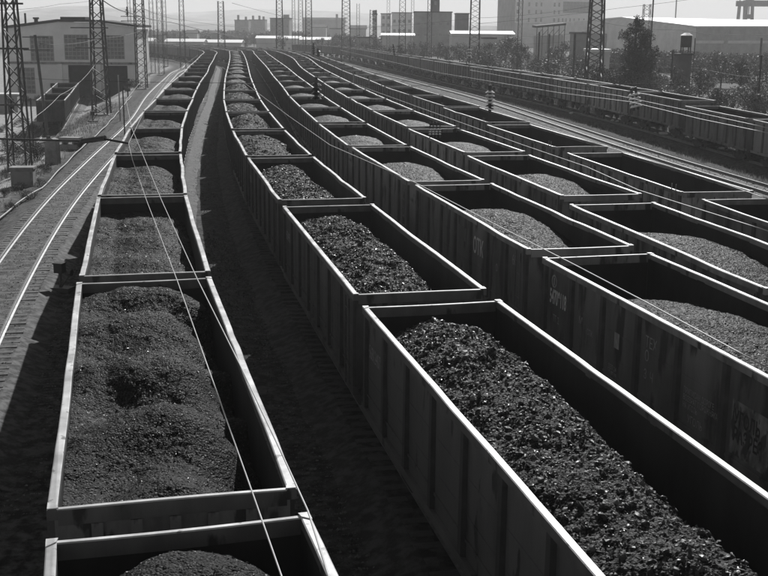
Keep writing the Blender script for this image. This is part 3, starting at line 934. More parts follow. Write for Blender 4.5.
for key, (paint, rimk, dz, L, spc, style, where, ylim) in TRAINS.items():
    path = PATH[key]
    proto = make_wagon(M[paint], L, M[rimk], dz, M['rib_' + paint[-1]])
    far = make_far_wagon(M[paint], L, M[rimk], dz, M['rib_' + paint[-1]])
    variants = [[mb.mesh('top_rail', M[rimk], flank=M[paint]) for mb in make_rims(L, sd + ord(key), dz)] for sd in range(5)]
    if key == 'G':
        poses = []
        s = path.s_of_y(95.2) + 0.3 - L / 2 - 2 * spc       # two wagons nearer than the step in height
        n = 0
        while True:
            c, h = path.pose(s)
            if c[1] > ylim: break
            poses.append((c[0], c[1], h, -0.40 if n < 3 else 0.0))
            s += spc; n += 1
    else:
        poses = [(x, y, h, 0.0) for x, y, h in MID[key]]
        s = path.s_of_y(poses[-1][1])
        while True:
            s += spc
            c, h = path.pose(s)
            if c[1] > ylim: break
            poses.append((c[0], c[1], h, 0.0))
    used_p = used_f = False
    for n, (x, y, h, zoff) in enumerate(poses):
        full = y < FULL_Y
        if full:
            root = proto if not used_p else copy_tree(proto); used_p = True
        else:
            root = far if not used_f else copy_tree(far); used_f = True
        root.location = (x, y, zoff); root.rotation_euler = (0, 0, -h)
        if n < len(ORD):
            lab = f"{ORD[n]} {WTYPE[key]} from the near end of {where}"
        else:
            lab = f"tiny wagon beyond the twentieth, round the bend in {where}"
        tag(root, lab, 'railway wagon', f'wagons of {where}')
        repaint_jobs.append((root, M[paint], rp_.choice([None, M[paint + '_v1'], M[paint + '_v2'], M[paint + '_v1']])))
        wagons_placed[(key, n)] = (root, x, y, h)
        if style:
            mk = {'fine': 'coal_fine', 'lump': 'coal_lumpy', 'mound': 'coal_grit'}[style]
            if n < HIRES[key]:
                sm, lm = coal_heap(style, 40 + n * 13 + ord(key), L, 0.032 if n < 2 else 0.045, {'fine': 8000, 'lump': 9000, 'mound': 6000}[style], mk)
            else:
                sm, lm = shared(style, n % 3, not full)
            hp = link_mesh('coal_heap', sm, None, (x, y, zoff), -h)
            if n < len(ORD):
                lab = f"{CTYPE[key]} in the {ORD[n]} wagon of {where}"
            else:
                lab = f"tiny coal load beyond the twentieth wagon of {where}"
            tag(hp, lab, 'coal heap', f'coal in {where}')
            if lm is not None:
                o = link_mesh('coal_lump', lm, hp)
                o['kind'] = 'stuff'
    # the wagons' differing dents
    for n, (x, y, h, zoff) in enumerate(poses):
        if y < FULL_Y:
            swap_rims(wagons_placed[(key, n)][0], variants[n % 5])

for j_ in repaint_jobs:
    if j_[2]: repaint(*j_)

# ------------------------------------------------------------------ writing on the wagon sides
def side_text(wag, text, y, z, size, matk='print', squeeze=1.0, tilt=0.0, name='painted_lettering', thick=0.0):
    """flat print on the left (-x) side sheet; y runs along the wagon (reading direction is from far to near)"""
    cu = bpy.data.curves.new(name, 'FONT')
    cu.body = text; cu.size = size; cu.align_x = 'LEFT'; cu.space_line = 0.9
    cu.offset = thick
    tmp = bpy.data.objects.new('tmp', cu); COL.objects.link(tmp)
    dg = bpy.context.evaluated_depsgraph_get()
    me = bpy.data.meshes.new_from_object(tmp.evaluated_get(dg))
    bpy.data.objects.remove(tmp); bpy.data.curves.remove(cu)
    me.materials.clear(); me.materials.append(M[matk])
    o = link_mesh(name, me, wag)
    # text x -> wagon -y, text y -> wagon z, facing -x
    o.matrix_local = Matrix(((0, 0, -1, -1.4795), (-squeeze, 0, 0, y), (0, 1, 0, z), (0, 0, 0, 1)))
    return o

def side_panel(wag, y0, y1, z0, z1, matk, name='painted_panel'):
    mb = MB()
    mb.box((-1.477, (y0 + y1) / 2, (z0 + z1) / 2), (0.004, abs(y1 - y0), z1 - z0))
    return mb.build(name, M[matk], wag)

def side_ring(wag, y, z, r):
    mb = MB(); n = 24; vs = []
    for k in range(n):
        a = 2 * math.pi * k / n
        for rr in (r, r * 0.72):
            vs.append((-1.479, y + rr * math.cos(a), z + rr * math.sin(a)))
    mb.add(vs, [(2 * k, 2 * ((k + 1) % n), 2 * ((k + 1) % n) + 1, 2 * k + 1) for k in range(n)])
    mb.box((-1.479, y, z), (0.002, r * 0.4, r * 1.1))
    return mb.build('painted_emblem', M['print_faint'], wag)

pan = (L0 - 0.2) / 7
top = L0 / 2 - 0.1                       # far end of the wagon; panels count from there
c1 = wagons_placed[('C', 0)][0]
side_ring(c1, top - 0.62, 3.02, 0.17)
side_text(c1, '54709118', top - 0.36, 2.44, 0.52, 'print', 0.52, thick=0.014)
side_text(c1, 'ТГ 2', top - 0.62, 1.98, 0.26, 'print_faint', 0.8)
side_text(c1, 'м', top - pan - 0.45, 2.35, 0.34, 'print_faint', 0.9)
side_text(c1, 'СПК', top - pan - 0.95, 2.2, 0.2, 'print_faint', 0.8)
side_text(c1, '■', top - 2 * pan - 0.62, 2.3, 0.5, 'print_faint', 0.7)
side_text(c1, 'ДЕП 24\n15 07 09\n21 03 12', top - 2 * pan - 0.4, 1.75, 0.16, 'print_faint', 0.8)
side_text(c1, 'ТЕХ\nО', top - 3 * pan - 0.35, 2.75, 0.34, 'print_faint', 0.8)
side_text(c1, 'З  Ч', top - 3 * pan - 0.35, 2.05, 0.3, 'print_faint', 0.8)
side_text(c1, 'ПРИПИСАН ДОРОГЕ\nВОЗВРАТ ПОРОЖНЯКА\nНА УГОЛЬ', top - 4 * pan - 0.28, 2.3, 0.17, 'print_faint', 0.68)
side_text(c1, 'УГОЛЬ', top - 4 * pan - 0.5, 1.74, 0.22, 'print_faint', 0.8)
side_panel(c1, top - 5 * pan - 0.28, top - 5 * pan - 1.55, 1.72, 2.75, 'worn_panel')
side_text(c1, 'УГОЛЬ\nРАЗРЕЗ', top - 5 * pan - 0.36, 2.32, 0.36, 'under', 0.72, thick=0.01)
c2 = wagons_placed[('C', 1)][0]
side_text(c2, 'ОТК', top - 4 * pan - 0.25, 2.42, 0.70, 'print', 0.74, thick=0.012)
side_panel(c2, top - 3 * pan - 0.35, top - 3 * pan - 1.25, 2.55, 3.0, 'paint_a')
side_text(c2, 'о', top - 5 * pan - 0.8, 2.3, 0.4, 'print_faint', 0.9)
side_text(c2, '60', top - 6 * pan - 0.5, 2.8, 0.45, 'print_faint', 0.8)
for n in (0, 1, 2):
    b = wagons_placed[('B', n)][0]
    side_text(b, ['56812407', '60340951', '53928614'][n], top - 0.32, 2.5, 0.42, 'print_faint', 0.62)
for n in (1, 2):
    b = wagons_placed[('D', n)][0]
    side_text(b, ['61204873', '54410736'][n - 1], top - 0.32, 2.5, 0.42, 'print_faint', 0.62)

# ------------------------------------------------------------------ lattice masts, poles, wires
def lattice_mast(base, h, w0, w1, label, single=False, arms=()):
    """four tapering legs with zigzag lacing; `single` makes every brace its own part"""
    root = empty('lattice_mast', base)
    tag(root, label, 'mast')
    lw = w0 * (0.085 if single else 0.06)
    def corner(sx, sy, z):
        w = (w0 + (w1 - w0) * z / h) / 2
        return Vector((sx * w, sy * w, z))
    for sx in (-1, 1):
        for sy in (-1, 1):
            mb = MB(); mb.beam(corner(sx, sy, -0.6), corner(sx, sy, h), lw); mb.build('leg', M['mast'], root)
    n = max(6, int(h / 1.05)); z = [h * (1 - (1 - k / n)) for k in range(n + 1)]
    mb = MB()
    faces = [((-1, -1), (1, -1)), ((1, -1), (1, 1)), ((1, 1), (-1, 1)), ((-1, 1), (-1, -1))]
    for k in range(n):
        for fi, (a, b) in enumerate(faces):
            p, q = (a, b) if (k + fi) % 2 else (b, a)
            P_, Q_ = corner(*p, z[k]), corner(*q, z[k + 1])
            if single:
                m1 = MB(); m1.beam(P_, Q_, lw * 0.6); m1.build('brace', M['mast'], root)
            else:
                mb.beam(P_, Q_, lw * 0.6)
    if mb.v:
        mb.build('lacing', M['mast'], root)['kind'] = 'stuff'
    mb = MB(); mb.box((0, 0, -0.25), (w0 + 0.5, w0 + 0.5, 0.7)); mb.build('footing', M['concrete'], root)
    for (za, x0, x1) in arms:
        mb = MB(); mb.beam((x0, 0, za), (x1, 0, za), 0.12); mb.build('cross_arm', M['mast'], root)
    return root

def base_at(px, Y):
    p = at(px, 60, Y)
    return Vector((p.x, Y, float(ground_z(np.array(p.x), np.array(Y)))))

b_ = at(19, 150, 76); lattice_mast((b_.x, 76, float(ground_z(b_.x, 76.0))), 15, 1.25, 0.6, 'dark lattice mast at the left edge, left of the shed', True, [(8.3, -2.6, 1.1), (11.2, -2.2, 0.9), (4.6, -1.6, 0.5)])
b_ = at(102, 120, 128); lattice_mast((b_.x, 128, float(ground_z(b_.x, 128.0))), 18, 1.7, 0.9, 'lattice mast standing in front of the shed, between its two dark doorways', True, [(9.6, -3.0, 1.2), (8.4, -2.4, 0.4), (7.4, -2.6, 1.0)])
b_ = at(142, 87, 182); lattice_mast((b_.x, 182, float(ground_z(b_.x, 182.0))), 21, 1.5, 1.2, 'lattice mast with a gallows bracket at the right corner of the shed', True, [(10.6, -2.9, 1.0), (11.3, -2.9, 1.0)])
b_ = at(593, 90, 180); lattice_mast((b_.x, 180, -0.5), 24, 2.5, 1.5, 'tall lattice mast behind the far right train, left of the big tree', True)
FARM = [(161, 235, 1.1, 26, 'thin lattice mast just right of the shed corner, in haze'), (183, 260, 1.2, 17, 'darker short lattice mast right of the shed, over the bend'),
        (222, 330, 2.0, 17, 'faint lattice mast below the light hill, left of the roof cluster'), (280, 330, 2.0, 21, 'faint lattice mast rising from the far flat roofed block'),
        (301, 420, 1.8, 22, 'very faint thin mast right of the flat roofed block'), (309, 345, 2.0, 24, 'faint lattice mast left of the pale strip roofs'),
        (346, 330, 2.6, 24, 'wide faint lattice mast in the middle of the skyline'), (373, 340, 2.4, 15, 'short broad lattice mast left of the pale silos'),
        (402, 270, 1.6, 26, 'lattice mast in front of the pale silos'), (429, 240, 1.0, 26, 'slim dark mast in front of the concrete block'),
        (474, 250, 2.2, 26, 'bold lattice mast between the dark cube and the slab tower'), (519, 215, 0.8, 24, 'slim mast in front of the pale apartment block'),
        (644, 330, 2.4, 17, 'short lattice tower top above the big tree')]
FARM += [(131, 300, 0.9, 24, 'very thin hazy mast above the right roof slope of the shed'), (153, 245, 0.9, 25, 'thin mast between the shed corner mast and the next pair'),
         (166, 290, 0.9, 25, 'thin hazy mast right of the thin mast pair'), (294, 430, 1.2, 24, 'very faint mast over the flat roofed block'), (358, 400, 1.3, 18, 'faint mast right of the wide faint mast'),
         (388, 380, 1.1, 27, 'faint mast over the pale silo house'), (412, 360, 1.0, 24, 'faint slim mast at the left edge of the concrete block')]
for px, Y, w0, h, lab in FARM:
    b_ = base_at(px, Y); lattice_mast(b_, h, w0, w0 * 0.75, lab)

def pole(px, py_base, Y, py_top, r, label, arms=(), lean=0.0, name='wooden_pole', matk='mast', zb=None):
    p = at(px, py_base, Y); z0 = float(ground_z(p.x, float(Y))) if zb is None else zb
    tp = at(px, py_top, Y)
    root = empty(name, (p.x, Y, z0)); tag(root, label, 'pole')
    mb = MB(); mb.tube([(0, 0, -0.4), (lean, 0, tp.z - z0)], r, 7); mb.build('shaft', M[matk], root)
    for f, half in arms:
        z = (tp.z - z0) * f
        mb = MB(); mb.beam((lean * f - half, 0, z), (lean * f + half, 0, z), 0.1); mb.build('cross_arm', M[matk], root)
    return root
pole(46, 100, 120, 35, 0.16, 'leaning telegraph pole with two cross arms in front of the shed', [(0.98, 1.35), (0.86, 1.4)], -0.75)
pole(33, 140, 84, 98, 0.06, 'thin post by the concrete stub below the left mast')
pole(125, 140, 100, 85, 0.06, 'thin post with a lamp beside the running track', [])
pole(120, 115, 118, 75, 0.07, 'thin pale post in front of the right shed doorway', [], 0, 'thin_post', 'frame')
pole(538, 70, 235, 32, 0.2, 'left of two dark posts below the pale apartment block')
pole(548, 72, 230, 34, 0.2, 'right of two dark posts below the pale apartment block')
pole(573, 80, 200, 32, 0.22, 'dark post left of the tall lattice mast')
pole(648, 90, 195, -10, 0.13, 'thin tall post at the right side of the big tree')
pole(671, 85, 170, 50, 0.14, 'short dark pole among the shrubs right of the big tree')
pole(758, 100, 130, 55, 0.13, 'dark pole among shrubs at the right edge', [(0.98, 0.3)])
pole(692, 85, 175, 38, 0.08, 'thin dark signal post right of the water tank')
pole(674, 40, 660, -12, 0.34, 'faint thin chimney pole over the white warehouse roof, left one')
pole(737, 40, 660, -12, 0.28, 'faint thin pole over the white warehouse roof, right one')
pole(760, 60, 260, 38, 0.25, 'short dark post before the warehouse end wall, right edge')

def wire(px_pts, label, r=0.012, matk='wire', n=14, sag=0.0):
    pts = [at(*p) for p in px_pts]
    out = []
    for a, b in zip(pts[:-1], pts[1:]):
        for k in range(n):
            t = k / n
            q = a.lerp(b, t); q.z -= sag * 4 * t * (1 - t)
            out.append(q)
    out.append(pts[-1])
    mb = MB(); mb.tube(out, r, 5)
    o = mb.build('overhead_wire', M[matk], None, True)
    tag(o, label, 'wire')
    return o
def Yz(px, py, z): return (px, py, on_plane(px, py, z).y)
Zc = 6.2
wire([(300, 640, 5.3), Yz(281.5, 576, Zc), Yz(251.7, 490.6, Zc), Yz(177, 280, Zc), Yz(146.4, 200, Zc), Yz(132.5, 160, Zc), Yz(128.5, 143.4, Zc), Yz(143.8, 112, Zc), Yz(170, 76, Zc), Yz(198, 55, Zc)],
     'bright contact wire bending at the bracket above the leftmost coal train', 0.006, n=4)
Zm = 6.5
wire([(336, 600, 5.0), Yz(308, 511, Zm), Yz(280, 449.5, Zm), Yz(241, 367, Zm), Yz(197.7, 280, Zm), Yz(161.4, 200, Zm), Yz(131.7, 127.8, Zm), Yz(126, 100, Zm), Yz(150, 70, Zm)],
     'straighter bright wire crossing the contact wire above the leftmost coal train', 0.006, n=4)
wire([Yz(768, 368, Zc), Yz(640, 299, Zc), Yz(575, 265, Zc), Yz(500, 227, Zc), Yz(410, 180, Zc), Yz(330, 145, Zc), Yz(290, 117, Zc), Yz(250, 87, Zc), Yz(222, 67, Zc)],
     'bright wire running over the third train wagon numbered 54709118', 0.008, n=4)
wire([Yz(768, 231, Zc), Yz(679, 203, Zc), Yz(638, 190, Zc), Yz(587, 167, Zc), Yz(520, 144, Zc), Yz(440, 115, Zc), Yz(330, 75, Zc)], 'thin wire crossing the nearest empty wagons at the right', 0.009, n=4)
wire([Yz(768, 199, Zc), Yz(728, 185, Zc), Yz(640, 157, Zc), Yz(560, 132, Zc), Yz(480, 106, Zc)], 'thin wire over the far rim of the empty wagons', 0.009, n=4)
wire([Yz(768, 133, Zc), Yz(700, 119, Zc), Yz(631, 102, Zc), Yz(560, 93, Zc), Yz(440, 73, Zc), Yz(340, 50, Zc)], 'lower thin wire across the sides of the far right train', 0.014, n=4)
wire([Yz(768, 128, Zc + 0.3), Yz(690, 111, Zc + 0.3), Yz(620, 96, Zc + 0.3), Yz(560, 87, Zc + 0.3), Yz(470, 70, Zc + 0.3)], 'upper thin wire across the sides of the far right train', 0.012, n=4)
wire([(100, -2, 120), (127, 12, 150), (170, 22, 210), (245, 38, 330)], 'dark sagging feeder cable from the mast before the shed to the far yard', 0.06, 'wire_dark', n=6, sag=0.25)
wire([(98, 60, 128), (60, 95, 100), (0, 132, 78)], 'thin pale stay cable dropping leftwards over the siding wagons', 0.015, 'wire', n=6, sag=0.5)
wire([(768, 78, 150), (700, 68, 190), (600, 62, 240), (470, 50, 330)], 'faint wire over the shrubs at the right', 0.02, 'wire_dark', n=6, sag=0.3)
wire([(475, 24, 250), (620, 8, 240), (768, -12, 230)], 'faint wire rising in front of the apartment block', 0.03, 'wire_dark', n=6, sag=0.2)
wire([(232, 3, 330), (300, 20, 360)], 'short faint high wire below the sky, left of centre', 0.05, 'wire_dark', n=6, sag=0.2)

wire([(0, 10, 140), (60, 4, 180), (120, -4, 240)], 'faint wire above the shed roof, upper left corner', 0.03, 'wire_dark', n=6, sag=0.2)
wire([(142, 30, 182), (100, 38, 128), (40, 44, 95)], 'thin dark wire crossing the shed windows between masts', 0.022, 'wire_dark', n=6, sag=0.3)
wire([(142, 40, 182), (183, 44, 260), (222, 42, 330)], 'thin low wire from the shed corner mast to the far masts', 0.03, 'wire_dark', n=6, sag=0.3)
wire([(142, 8, 182), (183, 20, 260), (280, 30, 330)], 'faint wire sloping from the shed corner mast down to the far yard', 0.035, 'wire_dark', n=6, sag=0.4)
wire([(593, 6, 180), (474, 18, 250), (346, 28, 330)], 'faint wire sloping left from the tall right mast', 0.03, 'wire_dark', n=6, sag=0.4)
wire([(593, 30, 180), (519, 36, 215), (429, 34, 240)], 'lower faint wire sloping left from the tall right mast', 0.025, 'wire_dark', n=6, sag=0.4)
wire([(593, 20, 180), (680, 30, 150), (790, 34, 120)], 'faint wire from the tall right mast to the right edge', 0.02, 'wire_dark', n=6, sag=0.4)
# cantilever that holds the contact wire of the left train
root = empty('bracket_arm', on_plane(128.5, 143.4, Zc)); root.location.z = Zc
tag(root, 'dark cantilever arm with a thick insulator reaching from the left to the contact wire', 'bracket')
o0 = Vector(root.location)
mb = MB(); mb.tube([Vector((0, 0, 0)), at(105, 139, 30.2) - o0, at(104, 138, 30.2) - o0], 0.035, 6); mb.build('steady_arm', M['mast'], root)
mb = MB()
pa, pb = at(105, 138, 30.2) - o0, at(83, 141, 30.6) - o0
mb.tube([pa, pb, at(79, 145, 30.7) - o0], 0.075, 8); mb.build('insulator_rod', M['porcelain_dark'], root)
mb = MB(); mb.tube([pb, at(27, 139.6, 31.2) - o0, at(-30, 138, 31.6) - o0], 0.03, 6); mb.build('boom', M['mast'], root)
e = at(-30, 138, 31.6)
mb = MB(); mb.tube([Vector((e.x, e.y, -0.6)) - o0, Vector((e.x, e.y, 9.0)) - o0], 0.16, 8); mb.build('support_pole', M['concrete'], root)

# cross spans between masts, with their insulator strings
def cross_span(px_pts, label):
    return wire(px_pts, label, 0.012, 'wire_dark', n=8, sag=0.15)
cross_span([(19, 78, 76), (316, 82, 66), (490, 84, 66), (633, 84, 66), (830, 76, 66)], 'thin dark span wire stretched across all trains from the left mast')
cross_span([(142, 42, 182), (313, 43, 182), (393, 46, 182), (470, 46, 182), (593, 40, 180)], 'faint span wire between the shed corner mast and the tall right mast')
def insulators(px, py0, py1, Y, matk, n, r, label, tilt=0.0):
    a, b = at(px, py0, Y), at(px, py1, Y)
    root = empty('insulator_string', a); tag(root, label, 'insulator')
    Lh = a.z - b.z
    mb = MB(); mb.tube([(0, 0, 0.3), (tilt * Lh, 0, -Lh - 0.15)], max(0.03, r * 0.3), 6); mb.build('rod', M['mast'], root)
    md = MB(); md.disc((0, 0, 0), (tilt, 0, -1), r * 0.55, Lh / n * 0.5, 10, r)
    me = md.mesh('insulator_disc', M[matk])
    for k in range(n):
        f = (k + 0.5) / n
        link_mesh('insulator_disc', me, root, (tilt * Lh * f, 0, -Lh * f))
    return root
insulators(631, 93, 108, 66.4, 'porcelain_white', 4, 0.24, 'tilted white banded insulator beside its twin, the left one, against the far right train', 0.28)
insulators(490, 104, 110, 66, 'porcelain_dark', 2, 0.3, 'dark lower insulator hanging under the short white banded one')
insulators(316, 82, 100, 66, 'porcelain_dark', 4, 0.34, 'dark insulator string above the third coal train, upper middle', 0)
insulators(490, 90, 104, 66, 'porcelain_white', 4, 0.30, 'short white banded insulator above the verge between empty wagons and far right train')
insulators(635, 92, 107, 66, 'porcelain_white', 4, 0.27, 'tilted white banded insulator against the far right train', 0.28)
for k, (px, lab) in enumerate(((430, 'leftmost'), (433.3, 'second from left'), (436.6, 'second from right'), (440, 'rightmost'))):
    insulators(px, 128, 135, 58, 'porcelain_white', 3, 0.075, f'small pale insulator, {lab} of four above the fourth coal train')
wire([(425, 127, 58), (445, 127, 58), (475, 131, 58)], 'short span rod carrying four small pale insulators', 0.025, 'wire_dark', n=3)
insulators(313.5, 45, 54, 182, 'porcelain_dark', 4, 0.42, 'left of two small dark insulators at the far yard throat')
insulators(318, 50, 56, 182, 'porcelain_dark', 3, 0.5, 'right of two small dark insulators at the far yard throat')
insulators(393, 46, 55, 182, 'porcelain_dark', 4, 0.3, 'small dark insulator in front of the far right train, left part', 0.2)
insulators(469.5, 48, 57, 182, 'porcelain_white', 3, 0.4, 'small white insulator below the bold lattice mast')
insulators(127, 9, 15, 150, 'porcelain_dark', 3, 0.3, 'dark clamp insulator on the sagging feeder cable')

# ------------------------------------------------------------------ siding wagons by the shed
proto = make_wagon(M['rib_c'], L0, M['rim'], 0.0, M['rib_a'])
vr = [[mb.mesh('top_rail', M['rim'], flank=M['paint_a']) for mb in make_rims(L0, 71 + k)] for k in range(3)]
s0 = PATH['S'].s_of_y(126) + L0 / 2
for n in range(3):
    c, h = PATH['S'].pose(s0 + n * SPACING)
    o = proto if n == 0 else copy_tree(proto)
    o.location = (c[0], c[1], -2.3); o.rotation_euler = (0, 0, -h)
    tag(o, ['empty dark open wagon on the siding, nearest to the camera, end wall in shade', 'empty open wagon on the siding, middle one of three before the shed',
            'empty open wagon on the siding, standing at the shed doorway'][n], 'railway wagon', 'wagons on the shed siding')
    swap_rims(o, vr[n])

# ------------------------------------------------------------------ buildings
def wall_holes(mb, x0, x1, z0, z1, y0, y1, holes):
    """wall slab in the XZ plane with rectangular openings"""
    xs = sorted({x0, x1, *[h[0] for h in holes], *[h[1] for h in holes]})
    zs = sorted({z0, z1, *[h[2] for h in holes], *[h[3] for h in holes]})
    for a, b in zip(xs[:-1], xs[1:]):
        run = None
        for c, d in zip(zs[:-1], zs[1:]):
            inside = any(h[0] - 1e-6 <= a and b <= h[1] + 1e-6 and h[2] - 1e-6 <= c and d <= h[3] + 1e-6 for h in holes)
            if inside:
                if run: mb.box(((a + b) / 2, (y0 + y1) / 2, (run[0] + run[1]) / 2), (b - a, y1 - y0, run[1] - run[0])); run = None
            else:
                run = (run[0], d) if run else (c, d)
        if run: mb.box(((a + b) / 2, (y0 + y1) / 2, (run[0] + run[1]) / 2), (b - a, y1 - y0, run[1] - run[0]))

def window(root, x0, x1, z0, z1, y, nx, nz, bar=0.06, name='window'):
    """framed window in an opening; glass set back; bars in front"""
    mb = MB()
    for k in range(nx + 1):
        x = x0 + (x1 - x0) * k / nx
        mb.box((min(max(x, x0 + bar / 2), x1 - bar / 2), y + 0.10, (z0 + z1) / 2), (bar, 0.08, z1 - z0))
    for k in range(nz + 1):
        z = z0 + (z1 - z0) * k / nz
        mb.box(((x0 + x1) / 2, y + 0.097, min(max(z, z0 + bar / 2), z1 - bar / 2)), (x1 - x0, 0.06, bar))
    f = mb.build(name, M['frame'], root)
    g = MB(); g.box(((x0 + x1) / 2, y + 0.16, (z0 + z1) / 2), (x1 - x0, 0.02, z1 - z0)); g.build('pane', M['glass'], f)
    return f

# the shed on the left (axis aligned, gable towards the camera)
SY = 192.0
def sx(px): return at(px, 60, SY).x
def sz(py): return at(80, py, SY).z
ox, oz = sx(75), -2.8
shed = empty('depot_shed', (ox, SY, oz)); tag(shed, 'large pale plastered shed with low gable, tall gridded windows and dark doorways', 'shed')
X0, X1 = sx(8) - ox, sx(137) - ox
zl, zr, zp = sz(29) - oz, sz(27) - oz, sz(22) - oz
holes = [(sx(31) - ox, sx(54.5) - ox, sz(61.5) - oz, sz(36) - oz), (sx(65) - ox, sx(89) - ox, sz(60) - oz, sz(34.5) - oz), (sx(104) - ox, sx(125) - ox, sz(59) - oz, sz(35) - oz),
         (sx(16) - ox, sx(34) - ox, sz(94) - oz, sz(68) - oz), (sx(67.5) - ox, sx(90.5) - ox, 0.0, sz(65) - oz), (sx(104) - ox, sx(127) - ox, 0.0, sz(65.5) - oz), (sx(48.5) - ox, sx(53.5) - ox, 0.0, sz(83.5) - oz)]
mb = MB(); wall_holes(mb, X0, X1, -0.5, zl - 0.6, 0, 0.5, holes)
mb.poly([(X0, 0, zl - 0.6), (X1, 0, zl - 0.6), (X1, 0, zr), (sx(100) - ox, 0, zp - 0.05), (sx(60) - ox, 0, zp), (X0, 0, zl)], (0, 0.5, 0))
mb.box((X0 + 0.25, 5, (zl - 0.5) / 2 - 0.25), (0.5, 8.9, zl + 0.4)); mb.box((X1 - 0.25, 5, (zr - 0.5) / 2 - 0.25), (0.5, 8.9, zr + 0.4)); mb.box(((X0 + X1) / 2, 9.75, zl / 2), (X1 - X0, 0.5, zl))
mb.build('wall', M['pale_wall'], shed)
mb = MB(); mb.box(((X0 + X1) / 2, -0.12, sz(63.2) - oz), (X1 - X0 + 0.2, 0.24, 0.35)); mb.build('ledge', M['concrete'], shed)
mb = MB()
rp = [(X0 - 0.5, zl), (sx(60) - ox, zp + 0.05), (sx(100) - ox, zp), (X1 + 0.5, zr)]
for (a, za), (b, zb_) in zip(rp[:-1], rp[1:]):
    mb.poly([(a, -0.5, za), (b, -0.5, zb_), (b, 10.5, zb_), (a, 10.5, za)], (0, 0, 0.38))
mb.build('roof', M['roof_dark'], shed)
mb = MB(); mb.box(((sx(70) - ox), 5, zp + 0.6), (sx(83) - sx(58), 4, 0.5)); mb.build('roof_vent', M['roof_dark'], shed)
for k, h in enumerate(holes):
    if k < 4: window(shed, *h, 0.0, 6 if k != 3 else 4, 6, 0.13)
    else:
        m1 = MB(); m1.box(((h[0] + h[1]) / 2, 0.42, (h[2] + h[3]) / 2), (h[1] - h[0], 0.08, h[3] - h[2]))  # dark sheets stand in for the shade inside the big openings
        d = m1.build('door', M['door'], shed)
for k, px in enumerate((98.5, 60)):
    m1 = MB(); m1.box((sx(px) - ox, -0.14, (sz(63.5) - oz) / 2), (0.7, 0.28, sz(63.5) - oz - 0.2)); m1.build('pilaster', M['pale_wall'], shed)
m1 = MB(); m1.tube([(sx(13) - ox, 8, zl - 0.3), (sx(13) - ox, 8, zl + 2.6)], 0.18, 8); m1.build('chimney_pipe', M['roof_dark'], shed)
m1 = MB(); m1.tube([(sx(24) - ox, 8, zl - 0.3), (sx(24) - ox, 8, zl + 1.6)], 0.35, 8); m1.disc((sx(24) - ox, 8, zl + 1.75), (0, 0, 1), 0.55, 0.3, 8); m1.build('vent_cowl', M['roof_dark'], shed)

def block(name, cat, label, px0, px1, py_top, Y, depth, wall, roof='roof_dark', base=-2.0, rows=0, cols=0, win=(1.4, 1.6), first=3.0, step=3.2, gable=0.0, roof_t=0.4, chim=()):
    """box building facing the camera, with recessed windows"""
    a, b = at(px0, py_top, Y), at(px1, py_top, Y)
    w, h = b.x - a.x, (a.z + b.z) / 2 - base
    root = empty(name, ((a.x + b.x) / 2, Y, base)); tag(root, label, cat)
    hs = []
    if rows and cols:
        for r_ in range(rows):
            for c_ in range(cols):
                xc = -w / 2 + w * (c_ + 0.5) / cols; zc = first + step * r_
                hs.append((xc - win[0] / 2, xc + win[0] / 2, zc - win[1] / 2, zc + win[1] / 2))
    mb = MB(); wall_holes(mb, -w / 2, w / 2, -0.5, h, 0, 0.4, hs)
    mb.box((-w / 2 + 0.2, depth / 2, h / 2 - 0.25), (0.4, depth - 0.8, h + 0.5)); mb.box((w / 2 - 0.2, depth / 2, h / 2 - 0.25), (0.4, depth - 0.8, h + 0.5))
    mb.box((0, depth - 0.2, h / 2), (w, 0.4, h)); mb.build('wall', M[wall], root)
    for q in hs: window(root, *q, 0.0, 2, 1, 0.1)
    mb = MB()
    if gable:
        mb.poly([(-w / 2 - 0.4, -0.4, h), (w / 2 + 0.4, -0.4, h), (w / 2 + 0.4, depth / 2, h + gable), (-w / 2 - 0.4, depth / 2, h + gable)], (0, 0, 0.25))
        mb.poly([(-w / 2 - 0.4, depth + 0.4, h), (w / 2 + 0.4, depth + 0.4, h), (w / 2 + 0.4, depth / 2 + 0.003, h + gable), (-w / 2 - 0.4, depth / 2 + 0.003, h + gable)], (0, 0, 0.25))
        for s_ in (-1, 1):
            mb.poly([(s_ * (w / 2 - 0.01), 0, h), (s_ * (w / 2 - 0.01), depth, h), (s_ * (w / 2 - 0.01), depth / 2, h + gable)], (-s_ * 0.2, 0, 0))
    else:
        mb.box((0, depth / 2, h + roof_t / 2), (w + 0.5, depth + 0.5, roof_t))
    rf = mb.build('roof', M[roof], root)
    for (fx, hh, ww) in chim:
        m1 = MB(); m1.box((w * fx, depth * 0.4, h + hh / 2 + roof_t), (ww, ww, hh)); m1.build('chimney', M[wall], rf)
    return root

# apartment house: shade of the end wall painted in dark, bright front
P0, P1, P2 = at(497, 30, 765), at(515, 30, 717), at(602, 30, 741)
apt = empty('apartment_building', (P1.x, P1.y, -2)); tag(apt, 'pale apartment block with dark blank end wall and rows of small windows', 'building')
dx, dy = P2.x - P1.x, P2.y - P1.y; wl = math.hypot(dx, dy)
front = empty('front_wall', (0, 0, 0), math.atan2(dy, dx), apt)
Hh = 42.0
pxm = wl / 87.0
zrow = [at(535, y, 725).z + 2 for y in (20, 12, 4.5, -3)]
hs = []
for z in zrow:
    for px in (515.8 + 1.2, 528, 535, 540, 553, 557.5):
        xc = (px - 515) * pxm; hs.append((xc - 0.68, xc + 0.68, z - 1.2, z + 1.2))
zb0 = at(560, 20, 733).z + 2
for px in (561.5, 565, 569, 573, 578, 583, 588): hs.append(((px - 515) * pxm - 0.5, (px - 515) * pxm + 0.5, zb0 - 1.1, zb0 + 1.1))
hs.append(((559.5 - 515) * pxm + 1.4, (588 - 515) * pxm, at(560, 13, 733).z + 2, at(560, 1.5, 733).z + 2))
